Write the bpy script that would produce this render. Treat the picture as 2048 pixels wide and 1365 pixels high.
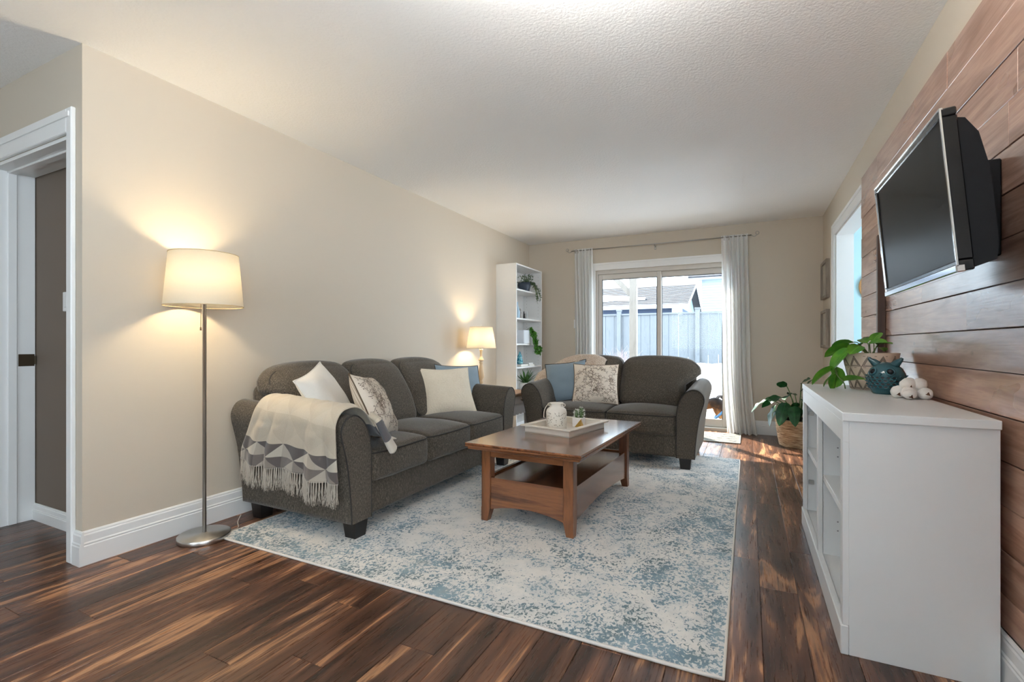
import bpy, math, random
from mathutils import Vector, Matrix, noise

random.seed(7)
PI = math.pi
R = math.radians
scene = bpy.context.scene
COL = scene.collection
for _o in list(bpy.data.objects):
    bpy.data.objects.remove(_o)

# ------------------------------------------------------------------ camera
cam_d = bpy.data.cameras.new('camera')
cam_d.sensor_width = 36.0
cam_d.lens = 959.0 / 2048.0 * 36.0
cam_d.shift_y = 7.5 / 2048.0
cam_d.clip_start = 0.05
cam = bpy.data.objects.new('camera', cam_d)
COL.objects.link(cam)
cam.location = (0, 0, 1.03)
cam.rotation_euler = (R(90), 0, math.atan(473 / 959.0))
scene.camera = cam

# ------------------------------------------------------------------ world, sun, fill lights, exposure
world = bpy.data.worlds.new('sky')
scene.world = world
world.use_nodes = True
bgn = world.node_tree.nodes['Background']
bgn.inputs[0].default_value = (0.74, 0.88, 1.0, 1)
bgn.inputs[1].default_value = 2.9

sun_d = bpy.data.lights.new('sun', 'SUN')
sun_d.energy = 6.0
sun_d.angle = R(0.6)
sun_d.color = (1.0, 0.93, 0.82)
sun = bpy.data.objects.new('sun', sun_d)
COL.objects.link(sun)
_el, _az = R(43), R(40)
_dir = Vector((math.sin(_az) * math.cos(_el), -math.cos(_az) * math.cos(_el), -math.sin(_el)))
sun.rotation_euler = _dir.to_track_quat('-Z', 'Y').to_euler()
sun.location = (-6, 14, 9)


def area(name, loc, direction, sx, sy, energy, color, portal=False):
    d = bpy.data.lights.new(name, 'AREA')
    d.shape = 'RECTANGLE'
    d.size, d.size_y = sx, sy
    d.energy = energy
    d.color = color
    o = bpy.data.objects.new(name, d)
    COL.objects.link(o)
    o.location = loc
    o.rotation_euler = Vector(direction).to_track_quat('-Z', 'Z').to_euler()
    if portal:
        d.cycles.is_portal = True
    return o


# area lights added as fill at unseen windows beside/behind camera and in blue room
area('side_window_fill', (0.80, -0.90, 1.45), (-0.8, 0.1, 0.75), 2.5, 1.1, 4, (1.0, 0.965, 0.92))
area('rear_window_fill', (-1.3, -3.04, 1.50), (0, 1, 0.8), 1.8, 1.2, 1, (1.0, 0.965, 0.92))
area('blue_room_fill', (3.04, 4.9, 1.5), (-1, 0, 0), 1.4, 1.3, 22, (0.95, 0.98, 1.0))
area('patio_door_portal', (-1.01, 6.42, 1.0), (0, -1, 0), 1.7, 2.0, 1, (1, 1, 1), True)

vs = scene.view_settings
vs.view_transform = 'Standard'
vs.look = 'None'
vs.gamma = 1.0
vs.exposure = 1.68
vs.use_curve_mapping = False
cy = scene.cycles
cy.max_bounces = 12
cy.diffuse_bounces = 6
cy.glossy_bounces = 4
cy.transparent_max_bounces = 12
cy.transmission_bounces = 8
cy.caustics_reflective = False
cy.caustics_refractive = False
cy.sample_clamp_indirect = 6.0
cy.use_denoising = True
cy.use_adaptive_sampling = True
cy.adaptive_threshold = 0.03
cy.adaptive_min_samples = 16


CEIL_L = 96.0      # brightness of the ceiling globe built with the room

# ------------------------------------------------------------------ mesh helpers
class MB:
    def __init__(self):
        self.v, self.f, self.s, self.uv = [], [], [], None

    def add(self, vs, fs, smooth=False):
        b = len(self.v)
        self.v += [tuple(p) for p in vs]
        for f in fs:
            self.f.append(tuple(i + b for i in f))
            self.s.append(smooth)
        return self

    def box(self, x0, y0, z0, x1, y1, z1, c=0.0, M=None):
        if x1 < x0: x0, x1 = x1, x0
        if y1 < y0: y0, y1 = y1, y0
        if z1 < z0: z0, z1 = z1, z0
        if c <= 0:
            vs = [(x, y, z) for z in (z0, z1) for y in (y0, y1) for x in (x0, x1)]
            fs = [(0, 2, 3, 1), (4, 5, 7, 6), (0, 1, 5, 4), (2, 6, 7, 3), (0, 4, 6, 2), (1, 3, 7, 5)]
        else:
            lo, hi = (x0, y0, z0), (x1, y1, z1)
            vs, idx = [], {}
            for sx in (0, 1):
                for sy in (0, 1):
                    for sz in (0, 1):
                        S = (sx, sy, sz)
                        for ax in range(3):
                            p = []
                            for k in range(3):
                                e = hi[k] if S[k] else lo[k]
                                if k != ax:
                                    e += -c if S[k] else c
                                p.append(e)
                            idx[(S, ax)] = len(vs)
                            vs.append(tuple(p))
            fs = []
            def orient(f):
                a, b_, c_ = (Vector(vs[i]) for i in f[:3])
                n = (b_ - a).cross(c_ - a)
                ctr = sum((Vector(vs[i]) for i in f), Vector()) / len(f) - Vector(((x0 + x1) / 2, (y0 + y1) / 2, (z0 + z1) / 2))
                fs.append(tuple(f) if n.dot(ctr) > 0 else tuple(reversed(f)))
            for ax in range(3):
                o1, o2 = [k for k in range(3) if k != ax]
                for s in (0, 1):
                    q = []
                    for a, b_ in ((0, 0), (1, 0), (1, 1), (0, 1)):
                        S = [0, 0, 0]; S[ax] = s; S[o1] = a; S[o2] = b_
                        q.append(idx[(tuple(S), ax)])
                    orient(q)
                for a in (0, 1):
                    for b_ in (0, 1):
                        S0 = [0, 0, 0]; S1 = [0, 0, 0]
                        S0[ax], S1[ax] = 0, 1
                        S0[o1] = S1[o1] = a; S0[o2] = S1[o2] = b_
                        S0, S1 = tuple(S0), tuple(S1)
                        orient([idx[(S0, o1)], idx[(S1, o1)], idx[(S1, o2)], idx[(S0, o2)]])
            for sx in (0, 1):
                for sy in (0, 1):
                    for sz in (0, 1):
                        S = (sx, sy, sz)
                        orient([idx[(S, 0)], idx[(S, 1)], idx[(S, 2)]])
        if M is not None:
            vs = [M @ Vector(p) for p in vs]
        return self.add(vs, fs)

    def prism(self, poly, a, b, axis='y', smooth=False):
        """poly: 2D points; extruded along axis from a to b. axis y: poly is (x,z); x: (y,z); z: (x,y)"""
        def mk(p, t):
            if axis == 'y': return (p[0], t, p[1])
            if axis == 'x': return (t, p[0], p[1])
            return (p[0], p[1], t)
        n = len(poly)
        vs = [mk(p, a) for p in poly] + [mk(p, b) for p in poly]
        fs = [tuple(range(n)), tuple(range(2 * n - 1, n - 1, -1))]
        self.add(vs, fs, False)
        base = len(self.v) - 2 * n
        for i in range(n):
            j = (i + 1) % n
            self.f.append((base + j, base + i, base + n + i, base + n + j))
            self.s.append(smooth)
        return self

    def tube(self, pts, r, seg=8, closed=False, cap=True, flat=1.0):
        pts = [Vector(p) for p in pts]
        n = len(pts)
        rad = r if isinstance(r, (list, tuple)) else [r] * n
        def tan(i):
            if closed:
                return (pts[(i + 1) % n] - pts[i - 1]).normalized()
            return (pts[min(i + 1, n - 1)] - pts[max(i - 1, 0)]).normalized()
        t = tan(0)
        up = Vector((0, 0, 1)) if abs(t.z) < 0.9 else Vector((1, 0, 0))
        nx = t.cross(up).normalized()
        vs = []
        for i in range(n):
            t = tan(i)
            nx = (nx - t * nx.dot(t))
            nx = nx.normalized() if nx.length > 1e-6 else t.orthogonal().normalized()
            ny = t.cross(nx)
            for k in range(seg):
                a = 2 * PI * k / seg
                vs.append(pts[i] + nx * (math.cos(a) * rad[i]) + ny * (math.sin(a) * rad[i] * flat))
        fs = []
        m = n if closed else n - 1
        for i in range(m):
            j = (i + 1) % n
            for k in range(seg):
                l = (k + 1) % seg
                fs.append((i * seg + k, i * seg + l, j * seg + l, j * seg + k))
        self.add(vs, fs, True)
        if cap and not closed:
            b = len(self.v) - n * seg
            self.f.append(tuple(b + k for k in reversed(range(seg)))); self.s.append(False)
            self.f.append(tuple(b + (n - 1) * seg + k for k in range(seg))); self.s.append(False)
        return self

    def lathe(self, prof, seg=32, c=(0, 0, 0), smooth=True, M=None, fn=None):
        vs = []
        for (r, z) in prof:
            for k in range(seg):
                a = 2 * PI * k / seg
                p = Vector((r * math.cos(a), r * math.sin(a), z))
                if fn: p = fn(p, a)
                vs.append(p)
        fs = []
        for i in range(len(prof) - 1):
            for k in range(seg):
                l = (k + 1) % seg
                fs.append((i * seg + k, i * seg + l, (i + 1) * seg + l, (i + 1) * seg + k))
        C = Vector(c)
        vs = [(M @ p if M is not None else p) + C for p in vs]
        self.add(vs, fs, smooth)
        b = len(self.v) - len(vs)
        if prof[0][0] > 1e-5:
            self.f.append(tuple(b + k for k in reversed(range(seg)))); self.s.append(False)
        if prof[-1][0] > 1e-5:
            self.f.append(tuple(b + (len(prof) - 1) * seg + k for k in range(seg))); self.s.append(False)
        return self

    def sphere(self, c, r, seg=12, rings=8, sc=(1, 1, 1), fn=None):
        prof = [(max(1e-6, r * math.sin(PI * i / rings)), -r * math.cos(PI * i / rings)) for i in range(rings + 1)]
        return self.lathe(prof, seg, c, True, Matrix.Diagonal((sc[0], sc[1], sc[2])), fn)

    def grid(self, fn, nu, nv, smooth=True):
        vs = [fn(i / nu, j / nv) for j in range(nv + 1) for i in range(nu + 1)]
        fs = [(j * (nu + 1) + i, j * (nu + 1) + i + 1, (j + 1) * (nu + 1) + i + 1, (j + 1) * (nu + 1) + i)
              for j in range(nv) for i in range(nu)]
        return self.add(vs, fs, smooth)

    def rbox(self, c, size, r, n=6, bulge=(0, 0, 0), fn=None, wr=0.0, seed=0.0):
        s = [q / 2 for q in size]
        def coords(h):
            e = [-h, -h + r * .12, -h + r * .35, -h + r * .65, -h + r]
            inner = [(-h + r) + (2 * h - 2 * r) * k / n for k in range(1, n)]
            return e + inner + [-q for q in reversed(e)]
        cs = [coords(h) for h in s]
        idx, vs, fs = {}, [], []
        def vert(p):
            key = tuple(round(q, 6) for q in p)
            if key in idx: return idx[key]
            P = Vector(p)
            Q = Vector([max(-s[k] + r, min(s[k] - r, P[k])) for k in range(3)])
            d = P - Q
            if d.length > 1e-9:
                d.normalize()
            W = Q + d * r
            u = [P[k] / s[k] for k in range(3)]
            for k in range(3):
                a, b = [q for q in range(3) if q != k]
                W[k] += bulge[k] * u[k] * (1 - u[a] ** 2) * (1 - u[b] ** 2)
            if wr:
                W += d * wr * noise.noise(Vector((W.x * 7 + seed, W.y * 7, W.z * 7))) if d.length > 0 else Vector()
            if fn: W = fn(W)
            W = W + Vector(c)
            idx[key] = len(vs); vs.append(W)
            return idx[key]
        for ax in range(3):
            o1, o2 = [(1, 2), (2, 0), (0, 1)][ax]
            for sg in (-1, 1):
                A, B = cs[o1], cs[o2]
                for i in range(len(A) - 1):
                    for j in range(len(B) - 1):
                        q = []
                        for a, b in ((A[i], B[j]), (A[i + 1], B[j]), (A[i + 1], B[j + 1]), (A[i], B[j + 1])):
                            p = [0, 0, 0]; p[ax] = sg * s[ax]; p[o1] = a; p[o2] = b
                            q.append(vert(p))
                        fs.append(tuple(q) if sg > 0 else tuple(reversed(q)))
        return self.add(vs, fs, True)

    def mesh(self, name):
        me = bpy.data.meshes.new(name)
        me.from_pydata(self.v, [], self.f)
        me.polygons.foreach_set('use_smooth', self.s)
        if self.uv:
            l = me.uv_layers.new(name='UVMap')
            for lp in me.loops:
                l.data[lp.index].uv = self.uv[lp.vertex_index]
        me.update()
        return me

    def build(self, name, mat, parent=None, loc=None):
        me = self.mesh(name)
        return put(name, me, mat, parent, loc)


def put(name, me, mat, parent=None, loc=None, M=None):
    if mat is not None and not me.materials:
        me.materials.append(mat)
    o = bpy.data.objects.new(name, me)
    COL.objects.link(o)
    if parent is not None: o.parent = parent
    if loc is not None: o.location = loc
    if M is not None: o.matrix_local = M
    return o


def tag(o, label=None, cat=None, group=None, kind=None):
    if label: o['label'] = label
    if cat: o['category'] = cat
    if group: o['group'] = group
    if kind: o['kind'] = kind
    return o


def thing(name, label, cat, loc=(0, 0, 0), rz=0.0, group=None):
    o = bpy.data.objects.new(name, None)
    o.empty_display_size = 0.1
    COL.objects.link(o)
    o.location = loc
    o.rotation_euler = (0, 0, rz)
    return tag(o, label, cat, group)


def catmull(pts, n=6, closed=False):
    P = [Vector(p) for p in pts]
    out = []
    m = len(P)
    rng = range(m) if closed else range(m - 1)
    for i in rng:
        p0 = P[i - 1] if (closed or i > 0) else P[0]
        p1 = P[i]
        p2 = P[(i + 1) % m]
        p3 = P[(i + 2) % m] if (closed or i + 2 < m) else P[-1]
        for k in range(n):
            t = k / n
            out.append(0.5 * ((2 * p1) + (p2 - p0) * t + (2 * p0 - 5 * p1 + 4 * p2 - p3) * t * t + (3 * p1 - p0 - 3 * p2 + p3) * t ** 3))
    if not closed: out.append(P[-1])
    return out


# ------------------------------------------------------------------ material helpers
class NT:
    def __init__(self, name):
        self.m = bpy.data.materials.new(name)
        self.m.use_nodes = True
        self.t = self.m.node_tree
        self.b = self.t.nodes['Principled BSDF']
        self.out = self.t.nodes['Material Output']

    def n(self, typ, **kw):
        nd = self.t.nodes.new(typ)
        for k, v in kw.items():
            if k.startswith('i_'):
                key = k[2:]
                key = int(key) if key.isdigit() else key.replace('_', ' ')
                nd.inputs[key].default_value = v
            else:
                setattr(nd, k, v)
        return nd

    def l(self, a, b):
        self.t.links.new(a, b)

    def math(self, op, a, b=None, clamp=False):
        nd = self.t.nodes.new('ShaderNodeMath'); nd.operation = op; nd.use_clamp = clamp
        for i, q in enumerate((a, b)):
            if q is None: continue
            if isinstance(q, (int, float)): nd.inputs[i].default_value = q
            else: self.l(q, nd.inputs[i])
        return nd.outputs[0]

    def ramp(self, fac, stops, interp='LINEAR'):
        nd = self.t.nodes.new('ShaderNodeValToRGB')
        cr = nd.color_ramp; cr.interpolation = interp
        while len(cr.elements) < len(stops): cr.elements.new(0.5)
        for e, (p, c) in zip(cr.elements, stops):
            e.position = p
            e.color = (c[0], c[1], c[2], 1) if not isinstance(c, (int, float)) else (c, c, c, 1)
        self.l(fac, nd.inputs[0])
        return nd.outputs[0]

    def mix(self, fac, a, b, blend='MIX'):
        nd = self.t.nodes.new('ShaderNodeMix'); nd.data_type = 'RGBA'; nd.blend_type = blend
        for i, q in ((0, fac), (6, a), (7, b)):
            if isinstance(q, (int, float)): nd.inputs[i].default_value = q
            elif isinstance(q, tuple): nd.inputs[i].default_value = (q[0], q[1], q[2], 1)
            else: self.l(q, nd.inputs[i])
        return nd.outputs[2]

    def coords(self, scale=(1, 1, 1), rand=False, rot=(0, 0, 0)):
        tc = self.n('ShaderNodeTexCoord')
        src = tc.outputs['Object']
        if rand:
            oi = self.n('ShaderNodeObjectInfo')
            va = self.n('ShaderNodeVectorMath', operation='ADD')
            cb = self.n('ShaderNodeCombineXYZ')
            for i, k in enumerate((37.0, 61.0, 23.0)):
                self.l(self.math('MULTIPLY', oi.outputs['Random'], k), cb.inputs[i])
            self.l(src, va.inputs[0]); self.l(cb.outputs[0], va.inputs[1])
            src = va.outputs[0]
        mp = self.n('ShaderNodeMapping')
        mp.inputs['Scale'].default_value = scale
        mp.inputs['Rotation'].default_value = rot
        self.l(src, mp.inputs[0])
        return mp.outputs[0]

    def noise(self, vec, scale=5, detail=3, rough=0.5, dist=0.0):
        nd = self.n('ShaderNodeTexNoise')
        nd.inputs['Scale'].default_value = scale
        nd.inputs['Detail'].default_value = detail
        nd.inputs['Roughness'].default_value = rough
        nd.inputs['Distortion'].default_value = dist
        if vec is not None: self.l(vec, nd.inputs['Vector'])
        return nd.outputs['Fac']

    def bump(self, h, strength=0.3, dist=0.01):
        nd = self.n('ShaderNodeBump')
        nd.inputs['Strength'].default_value = strength
        nd.inputs['Distance'].default_value = dist
        self.l(h, nd.inputs['Height'])
        self.l(nd.outputs[0], self.b.inputs['Normal'])

    def col(self, c):
        if isinstance(c, tuple): self.b.inputs['Base Color'].default_value = (c[0], c[1], c[2], 1)
        else: self.l(c, self.b.inputs['Base Color'])
        return self

    def set(self, **kw):
        for k, v in kw.items():
            key = {'rough': 'Roughness', 'metal': 'Metallic', 'spec': 'Specular IOR Level', 'coat': 'Coat Weight',
                   'coatr': 'Coat Roughness', 'sheen': 'Sheen Weight', 'sheenr': 'Sheen Roughness', 'trans': 'Transmission Weight',
                   'alpha': 'Alpha', 'sss': 'Subsurface Weight'}[k]
            if isinstance(v, (int, float)): self.b.inputs[key].default_value = v
            else: self.l(v, self.b.inputs[key])
        return self


def srgb(r, g, b):
    f = lambda c: (c / 255 / 12.92) if c / 255 <= 0.04045 else ((c / 255 + 0.055) / 1.055) ** 2.4
    return (f(r), f(g), f(b))


MATS = {}


def plain(name, col, rough=0.5, bump=0.0, bscale=60.0, var=0.06, **kw):
    """plain paint / plastic / metal with a faint procedural variation"""
    if name in MATS: return MATS[name]
    m = NT(name)
    v = m.coords()
    nz = m.noise(v, bscale * 0.15, 3)
    dark = tuple(q * (1 - var) for q in col)
    m.col(m.mix(nz, dark, tuple(min(1, q * (1 + var)) for q in col)))
    m.set(rough=rough, **kw)
    if bump:
        m.bump(m.noise(v, bscale, 4), bump, 0.004)
    MATS[name] = m.m
    return m.m


def glassy(name, tint=(0.97, 0.99, 1.0)):
    m = NT(name)
    tr = m.n('ShaderNodeBsdfTransparent'); tr.inputs[0].default_value = (*tint, 1)
    gl = m.n('ShaderNodeBsdfGlossy'); gl.inputs['Roughness'].default_value = 0.02
    lw = m.n('ShaderNodeLayerWeight'); lw.inputs[0].default_value = 0.5
    fr = m.n('ShaderNodeMath', operation='MULTIPLY_ADD'); m.l(m.math('POWER', lw.outputs['Facing'], 4.0), fr.inputs[0])
    fr.inputs[1].default_value = 0.5; fr.inputs[2].default_value = 0.008
    mx = m.n('ShaderNodeMixShader')
    m.l(fr.outputs[0], mx.inputs[0]); m.l(tr.outputs[0], mx.inputs[1]); m.l(gl.outputs[0], mx.inputs[2])
    m.l(mx.outputs[0], m.out.inputs[0])
    return m.m


def cloth_thin(name, col, trans=0.4, bumpscale=(300, 300, 300)):
    m = NT(name)
    v = m.coords(bumpscale)
    nz = m.noise(v, 1.0, 2)
    c = m.mix(nz, tuple(q * .94 for q in col), col)
    m.col(c); m.set(rough=0.9, spec=0.1)
    m.bump(nz, 0.2, 0.002)
    tl = m.n('ShaderNodeBsdfTranslucent'); m.l(c, tl.inputs[0])
    mx = m.n('ShaderNodeMixShader'); mx.inputs[0].default_value = trans
    m.l(m.b.outputs[0], mx.inputs[1]); m.l(tl.outputs[0], mx.inputs[2])
    m.l(mx.outputs[0], m.out.inputs[0])
    return m.m


def wood(name, stops, along='y', scale=1.0, rough=0.35, rand=True, stretch=14.0, bump=0.12, coat=0.0, swirl=1.6, roughvar=0.0):
    m = NT(name)
    k = 1.0 / stretch
    sc = {'x': (k, 1, 1), 'y': (1, k, 1), 'z': (1, 1, k)}[along]
    sc = tuple(q * scale for q in sc)
    v = m.coords(sc, rand)
    warp = m.noise(v, 6.0, 3, 0.55, swirl)
    fine = m.noise(m.coords(tuple(q * 9 for q in sc), rand), 10.0, 4, 0.65)
    w = m.math('ADD', m.math('MULTIPLY', warp, 0.8), m.math('MULTIPLY', fine, 0.2))
    c = m.ramp(w, stops)
    m.col(c); m.set(rough=rough, coat=coat, coatr=0.15)
    m.bump(fine, bump, 0.002)
    return m.m


# ------------------------------------------------------------------ materials of the setting
def mk_wall_paint(name, col):
    m = NT(name)
    v = m.coords()
    m.col(m.mix(m.noise(v, 1.2, 2), tuple(q * .985 for q in col), col))
    m.set(rough=0.6, spec=0.25)
    m.bump(m.noise(v, 180, 3), 0.06, 0.002)
    return m.m


M_WALL = mk_wall_paint('beige_wall_paint', srgb(201, 190, 174))
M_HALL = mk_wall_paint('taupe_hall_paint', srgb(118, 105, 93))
M_BLUE = mk_wall_paint('blue_wall_paint', srgb(158, 192, 205))
M_WHITE = plain('white_trim_paint', (0.80, 0.80, 0.79), 0.35, var=0.02)
M_WHITEM = plain('white_melamine', (0.74, 0.74, 0.73), 0.4, var=0.02)

_m = NT('stipple_ceiling')
_v = _m.coords()
_n1 = _m.noise(_v, 70, 4, 0.6)
_m.col(_m.mix(_m.noise(_v, 0.8, 2), (0.86, 0.86, 0.855), (0.89, 0.89, 0.885)))
_m.set(rough=0.9, spec=0.1)
_m.bump(_n1, 0.38, 0.010)
M_CEIL = _m.m

# dark figured acacia laminate
_m = NT('acacia_plank')
_v = _m.coords((1, 0.13, 1), True)
_w1 = _m.noise(_v, 7.5, 3, 0.5, 1.9)
_w2 = _m.noise(_m.coords((1, 0.035, 1), True), 26.0, 4, 0.6, 0.8)
_fine = _m.noise(_m.coords((14, 0.5, 1), True), 12.0, 4, 0.65)
_w = _m.math('ADD', _m.math('MULTIPLY', _w1, 0.62), _m.math('ADD', _m.math('MULTIPLY', _w2, 0.30), _m.math('MULTIPLY', _fine, 0.12)))
_c = _m.ramp(_w, [(0.30, srgb(30, 19, 13)), (0.42, srgb(56, 35, 25)), (0.51, srgb(84, 54, 38)), (0.58, srgb(104, 69, 49)), (0.63, srgb(178, 130, 92)), (0.69, srgb(80, 51, 36))])
_oi = _m.n('ShaderNodeObjectInfo')
_c = _m.mix(1.0, _c, _m.ramp(_oi.outputs['Random'], [(0.0, 0.72), (0.5, 1.0), (1.0, 1.15)]), 'MULTIPLY')
_m.col(_c)
_m.set(rough=_m.ramp(_fine, [(0.3, 0.24), (0.7, 0.36)]), spec=0.5)
_m.bump(_fine, 0.08, 0.002)
M_FLOOR = _m.m

# red-brown stained pine boards with knots
_m = NT('pine_wall_board')
_v = _m.coords((1, 0.10, 1), True)
_g = _m.noise(_v, 16.0, 4, 0.6, 1.2)
_f = _m.noise(_m.coords((1, 0.03, 1), True), 120.0, 3, 0.6)
_kv = _m.n('ShaderNodeTexVoronoi'); _kv.inputs['Scale'].default_value = 4.2
_m.l(_m.coords((0.01, 0.8, 1.5), True), _kv.inputs['Vector'])
_knot = _m.ramp(_kv.outputs['Distance'], [(0.05, 1.0), (0.10, 0.0)])
_w = _m.math('ADD', _m.math('MULTIPLY', _g, 0.75), _m.math('MULTIPLY', _f, 0.25))
_c = _m.ramp(_w, [(0.28, srgb(134, 92, 72)), (0.45, srgb(180, 138, 116)), (0.58, srgb(206, 166, 144)), (0.72, srgb(158, 114, 92))])
_oi = _m.n('ShaderNodeObjectInfo')
_c = _m.mix(1.0, _c, _m.ramp(_oi.outputs['Random'], [(0.0, 0.75), (1.0, 1.1)]), 'MULTIPLY')
_big = _m.noise(_m.coords((1, 0.6, 1.5), True), 3.0, 3, 0.5, 0.0)
_c = _m.mix(_m.ramp(_big, [(0.52, 0.0), (0.80, 0.65)]), _c, srgb(96, 50, 28))
_c = _m.mix(_knot, _c, srgb(48, 24, 15))
_m.col(_c)
_m.set(rough=_m.ramp(_big, [(0.35, 0.26), (0.7, 0.40)]), spec=0.7, coat=0.9, coatr=0.20)
_m.bump(_m.math('ADD', _f, _m.math('MULTIPLY', _big, 0.25)), 0.18, 0.003)
M_PINE = _m.m

# ------------------------------------------------------------------ the room shell
XL, XR, YB, H = -2.79, 0.73, 6.20, 2.44
YC = 1.12      # where the left wall ends and the hall begins


def struct(name, mb, mat, parent=None):
    o = mb.build(name, mat, parent)
    if parent is None: tag(o, kind='structure')
    return o


floor_o = struct('floor', MB().box(-4.7, -3.1, -0.10, 3.1, YB + 0.16, -0.0135), plain('subfloor', (0.06, 0.035, 0.022), 0.5))


def plank_mesh(w, l, t=0.013, ch=0.0018):
    g = 0.0005
    x0, x1, y0, y1 = -w / 2 + g, w / 2 - g, -l / 2 + g, l / 2 - g
    vs = [(x0, y0, -t), (x1, y0, -t), (x1, y1, -t), (x0, y1, -t),
          (x0, y0, -ch), (x1, y0, -ch), (x1, y1, -ch), (x0, y1, -ch),
          (x0 + ch, y0 + ch, 0), (x1 - ch, y0 + ch, 0), (x1 - ch, y1 - ch, 0), (x0 + ch, y1 - ch, 0)]
    fs = [(8, 9, 10, 11)]
    for i in range(4):
        j = (i + 1) % 4
        fs += [(i, j, j + 4, i + 4), (i + 4, j + 4, j + 8, i + 8)]
    return MB().add(vs, fs).mesh('floor_plank')


_pm = {}
_pr = random.Random(3)


def planks(xa, xb, ya, yb, pitch=0.14, length=1.21):
    k0 = math.floor((xa - 0.043) / pitch)
    k1 = math.ceil((xb - 0.043) / pitch)
    for k in range(k0, k1):
        x0 = max(xa, 0.043 + k * pitch); x1 = min(xb, 0.043 + (k + 1) * pitch)
        if x1 - x0 < 0.004: continue
        y = ya - ((k * 0.4137 + _pr.random() * 0.3) % 1.0) * length
        while y < yb:
            a, b = max(y, ya), min(y + length, yb)
            y += length
            if b - a < 0.01: continue
            key = (round(x1 - x0, 3), round(b - a, 3))
            if key not in _pm: _pm[key] = plank_mesh(*key)
            put('floor_plank', _pm[key], M_FLOOR, floor_o, ((x0 + x1) / 2, (a + b) / 2, 0))


planks(XL, XR, -0.1, YB)
planks(-4.3, XL, -0.1, 1.30)
planks(XR, 1.75, 4.1, YB)

struct('ceiling', MB().box(-4.7, -3.1, H, 3.1, YB + 0.16, H + 0.1), M_CEIL)

# left wall (stops at the hall corner)
wl = struct('wall_left', MB().box(XL - 0.09, YC, 0, XL, YB + 0.16, H), M_WALL)
# return wall with the doorway; head above the door and the piece beyond it
DX0, DX1, DZ = -3.80, -2.895, 2.035
struct('wall_return', MB().box(-4.7, YC, 0, DX0, 1.28, H).box(DX0, YC, DZ, DX1, 1.28, H).box(DX1, YC, 0, XL - 0.09, 1.28, H), M_WALL)
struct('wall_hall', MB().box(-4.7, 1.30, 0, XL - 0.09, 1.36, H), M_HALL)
struct('wall_entry', MB().box(-4.8, -3.1, 0, -4.7, 1.36, H), M_WALL)
# rear wall, out of view, with an opening added for the fill light
struct('wall_front', MB().box(-4.7, -3.1, 0, -2.2, -3.0, H).box(-0.4, -3.1, 0, 0.9, -3.0, H).box(-2.2, -3.1, 0, -0.4, -3.0, 0.85).box(-2.2, -3.1, 2.15, -0.4, -3.0, H), M_WALL)
# back wall around the patio door
PX0, PX1, PZ = -1.82, -0.20, 2.012
struct('wall_back', MB().box(XL - 0.09, YB, 0, PX0, YB + 0.16, H).box(PX1, YB, 0, XR + 0.13, YB + 0.16, H).box(PX0, YB, PZ, PX1, YB + 0.16, H).box(PX0, YB, -0.1, PX1, YB + 0.16, 0.0), M_WALL)
# right wall: added window opening by the camera, boarded stretch, doorway to the blue room
WY0, WY1 = 4.09, 5.335
wr_o = struct('wall_right', MB().box(XR, -3.1, 0, XR + 0.13, -2.0, H).box(XR, -2.0, 0, XR + 0.13, 0.5, 0.75).box(XR, -2.0, 2.25, XR + 0.13, 0.5, H)
              .box(XR, 0.5, 0, XR + 0.13, WY0, H).box(XR, WY0, 2.06, XR + 0.13, WY1, H).box(XR, WY1, 0, XR + 0.13, YB, H), M_WALL)
# the blue room beyond
struct('wall_blue', MB().box(XR + 0.13, YB - 0.05, 0, 3.1, YB + 0.16, H), M_BLUE)
struct('wall_blue_side', MB().box(3.0, 3.2, 0, 3.1, 4.2, H).box(3.0, 5.6, 0, 3.1, YB, H).box(3.0, 4.2, 0, 3.1, 5.6, 0.85).box(3.0, 4.2, 2.15, 3.1, 5.6, H).box(XR + 0.13, 3.1, 0, 3.1, 3.2, H), M_BLUE)

# pine boards on the right wall
rows_z = [0.157] + [0.262 + 0.1365 * k for k in range(15)]
rows_z[-1] = 2.187
br = random.Random(11)
joints = {7: [2.259], 14: [3.593, 2.45], 13: [2.9], 8: [2.75], 6: [1.75], 9: [3.57], 10: [2.2], 11: [1.95], 12: [3.3, 1.9]}
WYN = 1.15
for i in range(len(rows_z) - 1):
    z0, z1 = rows_z[i], rows_z[i + 1]
    js = joints.get(i, [br.uniform(1.6, 3.8)])
    ys = [4.05] + sorted(js, reverse=True) + [WYN]
    for a, b in zip(ys[:-1], ys[1:]):
        d = br.uniform(-0.002, 0.0015)
        hl, hz = (a - b) / 2 - 0.0008, (z1 - z0) / 2 - 0.0016
        mb = MB().box(-0.015, -hl, -hz, 0.014, hl, hz, 0.0015)
        put('wall_board', mb.mesh('wall_board'), M_PINE, wr_o, (0.716 + d, (a + b) / 2, (z0 + z1) / 2))

# skirting profile: tall flat, step, bead
BBP = [(0, 0), (0.018, 0), (0.018, 0.088), (0.0145, 0.093), (0.0165, 0.097), (0.0165, 0.101), (0.0125, 0.106), (0.0125, 0.138), (0.0095, 0.144), (0.0095, 0.150), (0.005, 0.157), (0, 0.157)]


def skirting(name, p0, p1, nrm, h=1.0):
    """profile swept from p0 to p1 (floor line on the wall), nrm points into the room"""
    mb = MB()
    a, b, n = Vector((*p0, 0)), Vector((*p1, 0)), Vector((*nrm, 0))
    vs = [a + n * x + Vector((0, 0, z * h)) for x, z in BBP] + [b + n * x + Vector((0, 0, z * h)) for x, z in BBP]
    k = len(BBP)
    fs = [(i, (i + 1) % k, (i + 1) % k + k, i + k) for i in range(k)] + [tuple(range(k)), tuple(range(k, 2 * k))]
    mb.add(vs, fs)
    return struct(name, mb, M_WHITE)


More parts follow.
